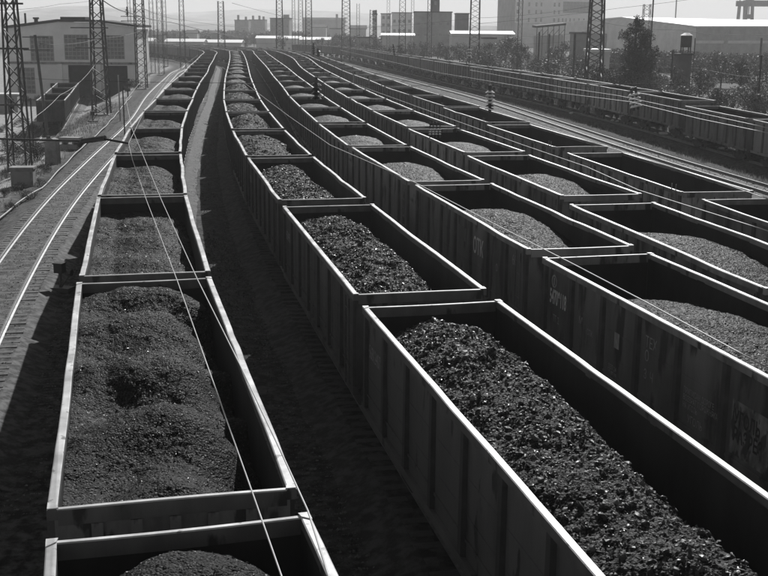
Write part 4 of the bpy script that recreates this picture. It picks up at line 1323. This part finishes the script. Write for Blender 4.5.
zg = at(550, 23.2, 733).z + 2
mb = MB(); wall_holes(mb, 0, wl, zg, Hh, 0, 0.4, hs); mb.build('upper_wall', M['white_wall'], front)
mb = MB(); mb.box((wl / 2, 0.25, zg / 2 - 0.25), (wl, 0.3, zg + 0.5)); mb.build('lower_wall', M['grey_wall'], front)
for q in hs: window(front, *q, 0.0, 2 if q[1] - q[0] < 3 else 8, 1 if q[1] - q[0] < 3 else 4, 0.16)
mb = MB(); e = P0 - P1
mb.poly([(0, 0, -0.5), (e.x, e.y, -0.5), (e.x, e.y, Hh), (0, 0, Hh)], (0.3, 0.35, 0)); mb.build('end_wall', M['dark_wall'], apt)
mb = MB(); mb.poly([(0, 0, Hh), (dx, dy, Hh), (dx + e.x, dy + e.y, Hh), (e.x, e.y, Hh)], (0, 0, 0.5)); mb.build('roof', M['roof_dark'], apt)

# lean-to canopy in front of the apartment house
cn = empty('canopy_shed', (at(551, 30, 330).x, 330, -2)); tag(cn, 'open sided shed with slanted dark roof in front of the apartment block', 'shed')
w_ = at(567, 30, 330).x - at(537, 30, 330).x
mb = MB(); mb.poly([(-w_ / 2, 0, at(540, 28, 330).z + 2), (w_ / 2, 0, at(540, 25, 330).z + 2), (w_ / 2, 9, at(540, 25, 330).z + 2.2), (-w_ / 2, 9, at(540, 28, 330).z + 2.2)], (0, 0, 0.6)); mb.build('roof', M['roof_dark'], cn)
for k in range(6):
    x = -w_ / 2 + w_ * (k + 0.2) / 5.4
    mb = MB(); mb.beam((x, 0.3, -0.3), (x, 0.3, at(540, 28, 330).z + 2.05 + 0.9 * (x / w_ + 0.5)), 0.2); mb.build('post', M['mast'], cn)
    if k < 5:
        mb = MB(); mb.beam((x, 0.31, at(540, 35.5, 330).z + 2), (x + w_ / 5.4, 0.31, at(540, 29, 330).z + 2), 0.12); mb.build('strut', M['mast'], cn)
mb = MB(); mb.box((0, 4, (at(540, 35.5, 330).z + 2) / 2), (w_, 0.3, at(540, 35.5, 330).z + 2)); mb.build('wall', M['grey_wall'], cn)

# warehouse with the long white roof
wh = empty('warehouse', (at(697, 30, 489).x, 489, -1.5)); tag(wh, 'long grey warehouse with broad white sloping roof and blank end wall', 'warehouse')
wo_ = Vector(wh.location)
KF = 1.63
def wp(px, py, Y): return at(px, py, Y * KF) - wo_
A0, A1, A2 = wp(563, 23, 372), wp(622, 18, 340), wp(697, 27.2, 300)
B1, B2 = wp(880, 23.5, 392), wp(880, 27.0, 335)
mb = MB()
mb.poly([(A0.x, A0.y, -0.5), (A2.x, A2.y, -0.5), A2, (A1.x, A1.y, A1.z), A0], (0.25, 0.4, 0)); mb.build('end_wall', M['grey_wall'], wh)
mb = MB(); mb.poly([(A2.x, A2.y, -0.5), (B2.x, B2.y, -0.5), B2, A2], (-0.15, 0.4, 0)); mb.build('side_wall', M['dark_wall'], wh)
mb = MB(); up_ = Vector((0, 0, 0.5)); off = Vector((-0.6, -0.8, 0))
mb.poly([A2 + off, B2 + off, B1, A1 + off * 0.6], up_)
Bq = wp(880, 25, 440); mb.poly([A1 + off * 0.6, B1, Bq, A0], up_); mb.build('roof', M['roof_white'], wh)
for k in range(4):
    t_ = 0.13 + 0.24 * k; q = A2.lerp(B2, t_)
    mb = MB(); mb.beam((q.x + 2.4, q.y - 0.8, q.z - 1.6), (q.x - 0.8, q.y - 4.0, -0.5), 1.4, 0.8); mb.build('buttress', M['dark_wall'], wh)
q0, q1 = A2.lerp(A0, 0.62), A2.lerp(A0, 0.75)
mb = MB(); mb.poly([(q0.x, q0.y, -0.4), (q1.x, q1.y, -0.4), (q1.x, q1.y, 9.0), (q0.x, q0.y, 9.0)], (-0.03, -0.06, 0)); mb.build('door', M['door'], wh)  # opening built as a dark sheet, its inner shade painted on
mb = MB(); mb.poly([(A2.x, A2.y, 5.4), (B2.x, B2.y, 5.4), (B2.x, B2.y, 6.6), (A2.x, A2.y, 6.6)], (0.1, -0.25, 0)); mb.build('ledge', M['grey_wall'], wh)

# gantry crane over the warehouse
cr = empty('gantry_crane', (at(748, 20, 700).x, 700, -2)); cr.scale = (KF, KF, KF); tag(cr, 'grey portal crane frame rising behind the warehouse at the right edge', 'crane')
zt_ = (at(748, 2, 700).z + 2) / KF
for x in (-1.0, 1.5):
    for y in (0, 9):
        mb = MB(); mb.beam((x * 1.25, y, 0), (x * 0.8, y, zt_), 1.0); mb.build('leg', M['mast'], cr)
mb = MB(); mb.box((8.4, 0, zt_ - 0.4), (21, 1.2, 2.0)); mb.build('girder', M['mast'], cr)
mb = MB(); mb.box((8.4, 9, zt_ - 0.4), (21, 1.2, 2.0)); mb.build('girder', M['mast'], cr)
for x in (15.6, 18.2):
    for y in (0, 9):
        mb = MB(); mb.beam((x, y, 0), (x, y, zt_ - 1.45), 1.0); mb.build('leg', M['mast'], cr)
mb = MB(); mb.box((1.5, 4.5, zt_ - 5.2), (2.2, 3, 1.6)); mb.beam((1.5, 4.5, zt_ - 4.4), (1.5, 4.5, zt_ + 0.6), 0.3); mb.beam((1.5, 0, zt_ + 0.9), (1.5, 9, zt_ + 0.9), 0.5); mb.build('trolley', M['mast'], cr)

# skyline
block('concrete_block', 'building', 'broad grey concrete block carrying a dark square tower', 415, 452, 12.5, 430, 18, 'dark_wall', rows=3, cols=5, win=(1.2, 1.2), first=5, step=4)
block('square_tower', 'tower', 'dark square tower rising out of the frame behind the concrete block', 431.5, 440, -14, 452, 7, 'soot_wall', rows=4, cols=1, win=(0.9, 1.4), first=16, step=5)
block('dark_cube_building', 'building', 'dark cube shaped building right of the concrete block', 456.5, 469, 14, 470, 12, 'soot_wall', rows=2, cols=3, first=5, step=4)
block('long_white_shed', 'shed', 'long low shed with bright white roof before the dark cube', 452, 514, 34.5, 380, 16, 'grey_wall', 'roof_white', rows=1, cols=9, first=2.2, gable=0.9)
block('pale_silo_house', 'building', 'pale hazy building, left one beside the silos', 381, 391, 14, 640, 14, 'white_wall', rows=4, cols=2, first=5, step=4)
block('pale_works_hall', 'building', 'pale hazy works hall behind the slim masts, left of the concrete block', 392, 412, 13, 620, 20, 'white_wall', rows=3, cols=4, first=5, step=5)
block('lattice_framed_house', 'building', 'narrow grey hazy tower house left of the pale silo house', 372.5, 377, 14.5, 520, 8, 'grey_wall', rows=5, cols=1, first=4, step=3.6)
block('low_shed', 'shed', 'low grey shed with bright roof left of the concrete block', 382, 414, 36, 400, 12, 'grey_wall', 'roof_white', rows=1, cols=5, first=2.2, gable=0.7)
block('flat_block', 'building', 'hazy flat roofed block with small roof hut above the yard throat', 270, 289, 18.5, 700, 20, 'dark_wall', rows=3, cols=5, first=4, step=4, chim=[(0.3, 2.0, 3.5)])
block('stepped_block', 'building', 'hazy long house with chimneys on the far ridge, right half of a pair', 249, 265, 20, 900, 16, 'dark_wall', rows=2, cols=6, first=5, step=5, chim=[(-0.3, 3, 1.6), (0.1, 3, 1.6), (0.36, 2.4, 1.6)])
block('chimney_house', 'building', 'hazy long house with chimneys on the far ridge, left half of a pair', 234.5, 248.5, 20.3, 880, 16, 'dark_wall', rows=2, cols=5, first=5, step=5, chim=[(-0.3, 3.6, 1.6), (0.25, 2.4, 1.6)])
block('white_roof_hall', 'building', 'distant hall with glaring white roof strip beyond the flat block', 303, 345, 20, 780, 26, 'grey_wall', 'roof_white', rows=1, cols=7, first=5, roof_t=1.6)
block('brick_stack_house', 'building', 'small grey boiler house with one tall stack before the white strip roof', 330, 341, 29, 600, 10, 'grey_wall', rows=1, cols=3, first=2.6, chim=[(0.1, 7.2, 1.2)])
for k, (a, b, y, Y, lab) in enumerate([(126, 152, 41.5, 455, 'low shed with bright white roof at the left end of the far yard'), (165, 203, 42.2, 470, 'long low bright roofed shed behind the bend of the trains'),
                                     (205, 241, 43.0, 480, 'long low bright roofed shed right of the bend, below the trees'), (256, 300, 38.8, 540, 'pale low hall behind the far yard, under the flat block'),
                                     (300, 331, 40.2, 520, 'pale low hall right of the far yard throat')]):
    block('low_white_shed', 'shed', lab, a, b, y, Y, 11, 'grey_wall', 'roof_white', rows=1, cols=max(3, int((b - a) / 7)), first=1.6, win=(1.2, 1.0), gable=1.1)
for k, (a, b, y, Y, wl_, lab) in enumerate([(152, 163, 35.5, 560, 'dark_wall', 'dark little house among far trees, leftmost'), (186, 197, 33.5, 610, 'grey_wall', 'grey little house among far trees left of the faint mast'),
        (210, 219, 33.8, 640, 'dark_wall', 'dark small house among far trees right of the short mast'), (312, 326, 27.5, 690, 'grey_wall', 'grey long house under the white roof strip'),
        (350, 366, 29, 560, 'grey_wall', 'grey house beside the wide mast in the middle'), (357, 372, 38, 430, 'dark_wall', 'low dark hut before the pale silos'),
        (484, 496, 39, 330, 'grey_wall', 'low grey hut below the long white shed'), (575, 590, 34, 300, 'dark_wall', 'dark hut between the dark post and the tall mast'), (592, 610, 52, 215, 'grey_wall', 'grey hut with white roof edge at the foot of the tall mast')]):
    block('small_house', 'house', lab, a, b, y, Y, 8, wl_, 'roof_white' if 'white roof edge' in lab else 'roof_dark', rows=1, cols=3, first=2.2, win=(0.9, 1.1), gable=0.0 if 'hut' in lab else 1.6, roof_t=0.5)

# water tank and dark hut among the shrubs
b_ = base_at(685, 188)
tk = empty('water_tank', b_); tag(tk, 'dark water tank with pale cap on a thin frame, right of the big tree', 'water tank')
zt_ = at(685, 34.5, 188).z - b_.z
for s_ in (-1, 1):
    for q in (-1, 1):
        mb = MB(); mb.beam((s_ * 0.8, q * 0.8, -0.3), (s_ * 0.6, q * 0.6, zt_ - 2.0), 0.16); mb.build('leg', M['mast'], tk)
mb = MB(); mb.disc((0, 0, zt_ - 1.1), (0, 0, 1), 0.9, 1.9, 16); mb.build('drum', M['roof_dark'], tk)
mb = MB(); mb.disc((0, 0, zt_ + 0.05), (0, 0, 1), 1.05, 0.4, 16, 0.4); mb.build('cap', M['roof_white'], tk)
block('dark_hut', 'hut', 'dark flat roofed hut under the water tank', 678.5, 692, 55, 184, 2.6, 'soot_wall', base=-0.6, rows=1, cols=2, first=2.0, win=(0.5, 0.6), roof_t=0.2)

def van(px, py, Y, length, label, rz):
    p = on_plane(px, py, GZ)
    root = empty('parked_van', p, rz); tag(root, label, 'van')
    mb = MB(); h = 2.0
    mb.poly([(-length / 2, -0.95, 0.4), (length / 2, -0.95, 0.4), (length / 2, -0.95, 1.1), (length / 2 - 0.9, -0.95, 1.25), (length / 2 - 1.4, -0.95, h), (-length / 2 + 0.1, -0.95, h)], (0, 1.9, 0)); mb.build('body', M['white_paint'], root)
    for s_ in (-1, 1):
        mb = MB(); mb.box((length * 0.05, s_ * 0.957, 1.52), (length * 0.55, 0.02, 0.5)); mb.build('side_window', M['glass'], root)
        for x in (-length * 0.3, length * 0.3):
            mb = MB(); mb.disc((x, s_ * 0.86, 0.36), (0, 1, 0), 0.36, 0.22, 14); w0 = mb.build('wheel', M['tyre'], root)
    return root
van(732, 61.2, 0, 6.0, 'white van with dark window band parked in the lot beyond the shrubs', 0.12)
van(744, 77, 0, 4.2, 'second white van half hidden by shrubs near the right edge', -0.5)

# ------------------------------------------------------------------ trackside things on the left
mb = MB(); P, T = PATH['L'].line(34, 160, 1.5)
off_ = np.interp(P[:, 1], [34, 55, 62, 68, 92, 118, 160], [2.6, 2.6, 2.5, 2.0, 2.6, 2.9, 3.0])
pp = [(p[0] - t[1] * o_, p[1] + t[0] * o_, GZ + 0.16 + 0.04 * math.sin(p[1] * 0.6)) for p, t, o_ in zip(P, T, off_)]
mb.tube(pp, 0.055, 7)
tag(mb.build('ground_pipe', M['pipe'], None, True), 'pale pipe snaking along the left side of the running track', 'pipe')

def on_ground(px, py):
    Y = 60.0
    for _ in range(30):
        p = at(px, py, Y)
        g = float(ground_z(p.x, Y))
        Y = on_plane(px, py, g).y * 0.5 + Y * 0.5
    return at(px, py, Y)
b_ = on_ground(24, 186)
root = empty('cable_cabinet', b_, 0.1); tag(root, 'squat grey concrete cable cabinet among weeds at the left edge', 'cabinet')
mb = MB(); mb.box((0, 0, 0.5), (1.35, 0.9, 1.2)); mb.build('body', M['concrete'], root)
mb = MB(); mb.box((0, 0, 1.16), (1.5, 1.05, 0.12)); mb.build('lid', M['concrete'], root)
mb = MB(); mb.box((0, -0.46, 0.55), (1.0, 0.02, 0.8)); mb.build('door', M['dark_wall'], root)
b_ = on_ground(53, 164)
root = empty('concrete_stub', b_, -0.2); tag(root, 'broken concrete pier standing among weeds beside the pipe', 'pier')
mb = MB(); mb.poly([(-0.5, -0.3, -0.4), (0.5, -0.3, -0.4), (0.45, -0.3, 1.75), (0.1, -0.3, 1.9), (-0.4, -0.3, 1.6)], (0, 0.6, 0)); mb.build('pier', M['concrete'], root)
mb = MB(); mb.box((-0.25, 0.02, 1.78), (0.2, 0.2, 0.5)); mb.build('iron_stub', M['mast'], root)
b_ = on_ground(70, 149)
root = empty('slab_stack', b_, -0.25); tag(root, 'two dark concrete slabs stacked beside the broken pier', 'slabs')
mb = MB(); mb.box((0, 0, 0.2), (1.7, 0.9, 0.36)); mb.build('slab', M['dark_wall'], root)
mb = MB(); mb.box((0.1, 0.05, 0.78), (1.7, 0.9, 0.36), 0.08); mb.build('slab', M['dark_wall'], root)
mb = MB(); mb.box((-0.4, 0, 0.49), (0.15, 0.8, 0.22)); mb.box((0.5, 0, 0.49), (0.15, 0.8, 0.22)); mb.build('spacer', M['concrete'], root)
for (px, py, lab) in ((61, 291, 'dark switch lamp box on a post beside the leftmost coal train'), (93, 122, 'small dark switch stand on trodden earth before the shed')):
    b_ = on_ground(px, py) if py < 200 else on_plane(px, py, -0.45)
    root = empty('switch_stand', b_, -0.25); tag(root, lab, 'switch stand')
    mb = MB(); mb.box((0, 0, 0.08), (0.9, 0.5, 0.16)); mb.build('plinth', M['mast'], root)
    mb = MB(); mb.tube([(0, 0, 0.1), (0, 0, 0.75)], 0.06, 8); mb.build('post', M['mast'], root)
    mb = MB(); mb.box((0, 0, 0.88), (0.34, 0.3, 0.34)); mb.box((0, 0, 1.07), (0.40, 0.36, 0.05)); mb.build('lamp_box', M['roof_dark'], root)
    mb = MB(); mb.beam((0.1, -0.1, 0.2), (0.55, -0.2, 0.75), 0.05); mb.disc((0.56, -0.2, 0.78), (1, 0, 0), 0.12, 0.1, 10); mb.build('lever', M['mast'], root)
b_ = on_ground(10, 112)
root = empty('signal_hut', b_, 0.15); tag(root, 'small dark hut with pale rail edges behind the left mast', 'hut')
mb = MB(); mb.box((0, 0, 1.2), (2.6, 2.2, 2.6)); mb.build('wall', M['dark_wall'], root)
mb = MB(); mb.box((0, 0, 2.58), (2.9, 2.5, 0.14)); mb.build('roof', M['roof_white'], root)
mb = MB(); mb.box((0.4, -1.12, 1.0), (0.8, 0.05, 1.9)); mb.build('door', M['door'], root)
b_ = on_ground(128, 97)
root = empty('dwarf_signal', b_); tag(root, 'dark dwarf signal with two cross plates before the right shed doorway', 'signal')
mb = MB(); mb.tube([(0, 0, -0.2), (0, 0, 2.6)], 0.1, 8); mb.build('post', M['mast'], root)
for z_, w_ in ((1.0, 0.5), (1.7, 0.7), (2.4, 0.45)):
    mb = MB(); mb.box((0, -0.12, z_), (w_ * 1.6, 0.08, 0.34)); mb.build('plate', M['roof_dark'], root)

# added white lumps imitating sunlit patches under the far right train
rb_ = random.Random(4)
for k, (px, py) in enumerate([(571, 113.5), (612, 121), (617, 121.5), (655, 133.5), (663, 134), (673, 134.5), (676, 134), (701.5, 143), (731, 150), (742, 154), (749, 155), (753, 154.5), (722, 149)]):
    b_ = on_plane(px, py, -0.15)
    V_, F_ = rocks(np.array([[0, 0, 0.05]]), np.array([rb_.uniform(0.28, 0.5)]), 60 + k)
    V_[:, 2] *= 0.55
    o = link_mesh('sunfleck_lump', np_mesh('sunfleck_lump', V_, F_, M['sunfleck'], False), None, b_, rb_.uniform(0, 3))
    tag(o, 'white lump imitating a sunlit patch on dark ballast beside the far right train', 'sunfleck', 'sunlit patches along the far right train')

# ------------------------------------------------------------------ vegetation
def leaf_cloud(n, centres, radii, size, seed, squash=0.85):
    """n leaf quads in clumps"""
    r = np.random.default_rng(seed)
    c = np.asarray(centres, float); rad = np.asarray(radii, float)
    pick = r.choice(len(c), n, p=rad**2 / (rad**2).sum())
    d = r.normal(size=(n, 3)); d /= np.linalg.norm(d, axis=1)[:, None]
    rr = rad[pick] * r.random(n) ** 0.42
    C = c[pick] + d * rr[:, None] * np.array([1, 1, squash])
    a = r.normal(size=(n, 3)); a /= np.linalg.norm(a, axis=1)[:, None]
    b = np.cross(a, r.normal(size=(n, 3))); b /= np.linalg.norm(b, axis=1)[:, None]
    s = size * r.uniform(0.6, 1.4, n)[:, None]
    V = np.stack([C - a * s, C + b * s * 0.55, C + a * s, C - b * s * 0.55], 1).reshape(-1, 3)
    return V, np.arange(4 * n).reshape(n, 4)

def tree_mesh(kind, seed):
    """(trunk MB, crown V, F) of a tree one unit tall"""
    r = random.Random(seed); rn = np.random.default_rng(seed)
    mb = MB(); C = []; Rr = []
    if kind == 'tall':
        mb.tube([(0, 0, -0.02), (0.01, 0, 0.3), (0, 0.01, 0.6), (0, 0, 0.92)], 0.018, 7)
        for k in range(80):
            z = 0.06 + 0.90 * (k / 80) + r.uniform(-0.02, 0.02)
            w = 0.42 * max(0.02, 1.0 - z) ** 0.55 * r.uniform(0.7, 1.12) * min(1, 0.6 + z * 2)
            a = r.uniform(0, 6.28); q = r.uniform(0.2, 0.95)
            p = (w * q * math.cos(a), w * q * math.sin(a), z)
            mb.tube([(0, 0, z - 0.10), p], 0.004, 5)
            for t_ in (0.0, 0.045):
                C.append((p[0] * (1 - t_), p[1] * (1 - t_), z + t_)); Rr.append(r.uniform(0.04, 0.085) * (1.15 - 0.5 * z))
        n, s = 15000, 0.010
    elif kind == 'round':
        mb.tube([(0, 0, -0.03), (0.01, 0, 0.25), (0, 0.01, 0.5)], 0.03, 7)
        for k in range(22):
            a = r.uniform(0, 6.28); q = r.uniform(0.1, 0.42); z = r.uniform(0.32, 0.88)
            q *= (1.15 - abs(z - 0.55) * 1.3)
            p = (q * math.cos(a), q * math.sin(a), z)
            mb.tube([(0, 0, 0.3), p], 0.008, 5); C.append(p); Rr.append(r.uniform(0.10, 0.19))
        n, s = 1500, 0.026
    else:                                       # shrub
        for k in range(13):
            a = r.uniform(0, 6.28); q = r.uniform(0.0, 0.75); z = r.uniform(0.2, 0.75) * (1.1 - 0.5 * q)
            p = (q * math.cos(a), q * math.sin(a), z)
            mb.tube([(0.1 * p[0], 0.1 * p[1], -0.1), p], 0.014, 5); C.append(p); Rr.append(r.uniform(0.20, 0.38))
        n, s = 1800, 0.034
    V, F = leaf_cloud(n, C, Rr, s, seed)
    V[:, 2] = np.maximum(V[:, 2], 0.0)
    return mb, V, F

veg_cache = {}
def plant(kind, var, leaf, loc, height, rz, label, cat, name, group=None, width=1.0):
    key = (kind, var, leaf)
    if key not in veg_cache:
        mb, V, F = tree_mesh(kind, 500 + var * 31 + len(kind))
        veg_cache[key] = (mb.mesh('trunk', M['bark'], True), np_mesh('crown', V, F, M[leaf], False))
    tm, cm = veg_cache[key]
    root = empty(name, loc, rz); root.scale = (height * width, height * width, height)
    tag(root, label, cat, group)
    link_mesh('trunk' if kind != 'shrub' else 'stem', tm, root); link_mesh('crown' if kind != 'shrub' else 'foliage', cm, root)
    return root
b_ = on_plane(633, 96, -0.5); b_ = at(633, 92, 172)
plant('tall', 0, 'leaf_dark', (b_.x, 172, -0.6), at(633, 17, 172).z + 0.6, 0.4, 'tall dense dark tree with broad ragged crown right of the tall lattice mast', 'tree', 'leafy_tree', None, 1.0)
plant('tall', 1, 'leaf_dark', (b_.x + 2.2, 174, -0.6), at(643, 30, 174).z + 0.6, 2.1, 'lower dark tree crowded against the right of the tall dense tree', 'tree', 'leafy_tree', None, 0.9)
rv = random.Random(21)
# shrub belt behind the far right train
SHR = [(660, 62, 185), (700, 80, 160), (718, 84, 150), (735, 88, 140), (750, 92, 134), (764, 96, 128), (705, 70, 190), (722, 66, 200), (668, 82, 150), (684, 86, 145), (742, 70, 180), (760, 68, 185), (654, 76, 168), (676, 72, 178),
       (600, 66, 190), (612, 74, 175), (580, 62, 205), (556, 56, 230), (536, 54, 240), (518, 52, 250), (500, 50, 262), (486, 48, 262), (506, 44, 300), (528, 46, 292), (545, 47, 285), (560, 50, 262), (480, 46, 285), (728, 62, 225), (768, 58, 230), (700, 56, 238), (715, 90, 136), (757, 103, 120)]
names_ = ['leftmost', 'second from left', 'third from left']
order = sorted(range(len(SHR)), key=lambda k: SHR[k][0])
for rank, k in enumerate(order):
    px, py, Y = SHR[k]
    h = rv.uniform(2.0, 3.6) * (1.0 if Y < 220 else 1.25)
    p = at(px, py, Y)
    rk = k % 3 == 1
    plant('round' if rk else 'shrub', k % 4, ['leaf_pale', 'leaf', 'leaf_dark', 'leaf'][k % 4], (p.x, Y, -0.7), max(2.0, p.z + 0.7 + rv.uniform(-0.3, 0.6)) * (1.35 if rk else rv.uniform(0.8, 1.15)), rv.uniform(0, 6),
          f"{'pale' if k % 4 == 0 else 'dark'} bushy shrub behind the far right train, number {rank + 1} from the left of its belt".replace(f'number {rank+1}', (ORD[rank] if rank < 20 else f'{ORD[min(19, len(SHR) - 1 - rank)]}-to-last')),
          'shrub', 'leafy_shrub', 'shrubs behind the far right train', rv.uniform(0.75, 1.35) * (0.85 if rk else 1))
# far trees
FT = [(150, 33, 560), (166, 30, 600), (176, 32, 540), (200, 31, 620), (206, 34, 520), (228, 33, 560), (240, 30, 640), (254, 33, 600), (262, 31, 560), (296, 30, 640), (306, 33, 560), (340, 32, 500), (352, 36, 440), (366, 40, 400),
      (378, 42, 360), (398, 43, 340), (412, 41, 350), (424, 40, 345), (438, 41, 340), (447, 43, 310), (460, 42, 320), (245, 35, 520), (218, 30, 660), (186, 35, 500), (282, 34, 520), (321, 36, 470), (334, 37, 450), (388, 45, 320), (490, 41, 330), (402, 46, 300)]
for rank, (px, py, Y) in enumerate(sorted(FT)):
    p = at(px, py, Y); z0 = float(ground_z(p.x, float(Y)))
    plant('round', rank % 4, ['leaf', 'leaf_dark'][rank % 2], (p.x, Y, z0 - 0.2), p.z - z0, rv.uniform(0, 6), f"hazy round tree in the far belt behind the yard, {ORD[rank] if rank < 20 else ORD[len(FT) - 1 - rank] + '-to-last'} from the left", 'tree', 'round_tree', 'far trees behind the yard', rv.uniform(0.8, 1.2))
def far_wood(px0, px1, pys, Y, depth, seed):
    r = np.random.default_rng(seed); C = []; Rr = []
    for k in range(int((px1 - px0) * 1.1)):
        px = r.uniform(px0, px1); y = Y + r.uniform(0, depth)
        p = at(px, np.interp(px, [q[0] for q in pys], [q[1] for q in pys]) + r.uniform(-1.2, 2.5), y)
        h = max(3.0 if Y > 400 else 1.6, p.z + 1.5)
        C += [(p.x, y, -1.5 + h * f) for f in (0.25, 0.55, 0.85)]; Rr += [h * 0.36, h * 0.36, h * 0.22]
    V, F = leaf_cloud(len(C) * 90, C, Rr, 0.55 if Y > 400 else 0.3, seed, 0.9)
    V[:, 2] = np.maximum(V[:, 2], -1.9)
    o = link_mesh('far_wood', np_mesh('far_wood', V, F, M['leaf'], False)); o['kind'] = 'stuff'
far_wood(120, 350, [(120, 31), (200, 31), (260, 32), (350, 33)], 740, 120, 3)
far_wood(330, 500, [(330, 36), (420, 38), (500, 40)], 480, 60, 4)
far_wood(598, 812, [(598, 50), (700, 52), (812, 58)], 265, 70, 6)
# weeds and shrubs on the left bank
LS = [(12, 140), (24, 142), (34, 133), (2, 164), (20, 190), (6, 150), (16, 158), (28, 150), (38, 160), (8, 176), (4, 196), (30, 200), (44, 172), (40, 186), (2, 132), (22, 126), (12, 210)]
for rank, (px, py) in enumerate(sorted(LS)):
    p = on_ground(px, py)
    plant('shrub', rank % 4, 'leaf_dark' if rank % 3 else 'leaf', p, rv.uniform(0.7, 1.5) if py < 170 else rv.uniform(0.35, 0.7), rv.uniform(0, 6), f"scrubby weed bush on the left bank near the left mast, {ORD[rank]} from the left", 'bush', 'weed_bush', 'weed bushes on the left bank')

SB = [(12, 99), (22, 98), (36, 99), (44, 97), (58, 97), (93, 100), (98, 99), (128, 96), (134, 93)]
for rank, (px, py) in enumerate(SB):
    p = at(px, py, 184.0)
    plant('shrub', rank % 4, 'leaf_dark' if rank % 2 else 'leaf', (p.x, 184.0 + rank % 3, float(ground_z(p.x, 184.0))), rv.uniform(0.9, 2.0), rv.uniform(0, 6), f"dark bush at the foot of the pale shed, {ORD[rank]} from the left", 'bush', 'weed_bush', 'bushes at the foot of the shed')

def grass(name, label_none, pts, hmin, hmax, w, matk, seed):
    r = np.random.default_rng(seed)
    n = len(pts)
    P_ = np.asarray(pts, float)
    a = r.uniform(0, 2 * math.pi, n); h = r.uniform(hmin, hmax, n); ln = r.normal(0, 0.3, (n, 2)) * h[:, None]
    dx_, dy_ = np.cos(a) * w, np.sin(a) * w
    V = np.stack([np.column_stack([P_[:, 0] - dx_, P_[:, 1] - dy_, P_[:, 2]]), np.column_stack([P_[:, 0] + dx_, P_[:, 1] + dy_, P_[:, 2]]),
                  np.column_stack([P_[:, 0] + ln[:, 0], P_[:, 1] + ln[:, 1], P_[:, 2] + h])], 1).reshape(-1, 3)
    o = link_mesh(name, np_mesh(name, V, np.arange(3 * n).reshape(n, 3), M[matk], False))
    o['kind'] = 'stuff'
    return o
def strip(key, y0, y1, o0, o1, n, seed, clump=0.6):
    r = np.random.default_rng(seed)
    P, T = PATH[key].line(y0, y1, 0.5)
    # clumps
    nc = max(20, n // 14)
    k = r.integers(0, len(P), nc); oc = r.uniform(o0, o1, nc)
    j = r.integers(0, nc, n)
    x = P[k[j], 0] + T[k[j], 1] * oc[j] + r.normal(0, clump, n) * 0.5
    y = P[k[j], 1] - T[k[j], 0] * oc[j] + r.normal(0, clump, n) * 0.5
    return np.column_stack([x, y, ground_z(x, y) - 0.03])
grass('dry_grass', '', strip('R', 55, 330, 1.7, 3.2, 30000, 1), 0.08, 0.42, 0.013, 'grass_dry', 2)
grass('dry_grass', '', strip('R', 60, 330, -2.6, -1.8, 3000, 3), 0.15, 0.4, 0.015, 'grass_dry', 4)
grass('weeds', '', strip('G', 60, 300, 2.5, 9.0, 16000, 5, 1.5), 0.5, 1.6, 0.05, 'grass_green', 6)
grass('weeds', '', strip('G', 60, 300, -3.2, -2.2, 7000, 9, 0.4), 0.15, 0.5, 0.03, 'grass_green', 10)
grass('weeds', '', strip('L', 45, 150, -10, -3.4, 8000, 7, 0.8), 0.12, 0.5, 0.02, 'grass_green', 8)
grass('dry_grass', '', strip('L', 45, 150, -9, -3.2, 9000, 11, 1.0), 0.1, 0.4, 0.015, 'grass_dry', 12)

# loose stones on the ground between the tracks
def stones(name, key, y0, y1, o0, o1, n, smax, matk, seed, zo=0.0):
    r = np.random.default_rng(seed)
    P, T = PATH[key].line(y0, y1, 0.25)
    k = r.integers(0, len(P), n); oc = r.uniform(o0, o1, n)
    x = P[k, 0] + T[k, 1] * oc; y = P[k, 1] - T[k, 0] * oc
    S = 0.012 + (smax - 0.012) * r.random(n) ** 2.2
    z = np.where(np.abs(oc) < 1.32, -0.182 - 0.03 * np.clip(np.abs(oc) - 0.55, 0, 1), np.where(np.abs(oc) < 2.4, -0.24 - (np.abs(oc) - 1.32) / 1.18 * 0.38, ground_z(x, y))) - S * 0.1 + zo
    V, F = rocks(np.column_stack([x, y, z]), S * 1.2, seed, True)
    o = link_mesh(name, np_mesh(name, V, F, M[matk], False)); o['kind'] = 'stuff'
stones('loose_stones', 'L', 26, 120, -2.4, 4.6, 48000, 0.05, 'stone', 31)
stones('loose_stones', 'A', 18, 120, 1.7, 4.6, 26000, 0.06, 'stone', 32)
stones('loose_stones', 'A', 22, 60, -4.6, -1.7, 9000, 0.06, 'stone', 34)
stones('loose_stones', 'R', 58, 95, -2.4, 2.4, 5000, 0.08, 'ballast', 33)

# ------------------------------------------------------------------ haze: thin dusty air round everything
if HAZE_DENSITY > 0:
    mb = MB(); mb.box((0, 800, 56), (9600, 10800, 128))
    hm = bpy.data.materials.new('dusty_air'); hm.use_nodes = True
    t = hm.node_tree
    for n in list(t.nodes): t.nodes.remove(n)
    ou = t.nodes.new('ShaderNodeOutputMaterial'); pv = t.nodes.new('ShaderNodeVolumePrincipled')
    pv.inputs['Color'].default_value = g3(0.92)
    pv.inputs['Density'].default_value = HAZE_DENSITY
    pv.inputs['Anisotropy'].default_value = HAZE_ANISO
    t.links.new(pv.outputs[0], ou.inputs['Volume'])
    o = mb.build('haze', hm); o['kind'] = 'stuff'
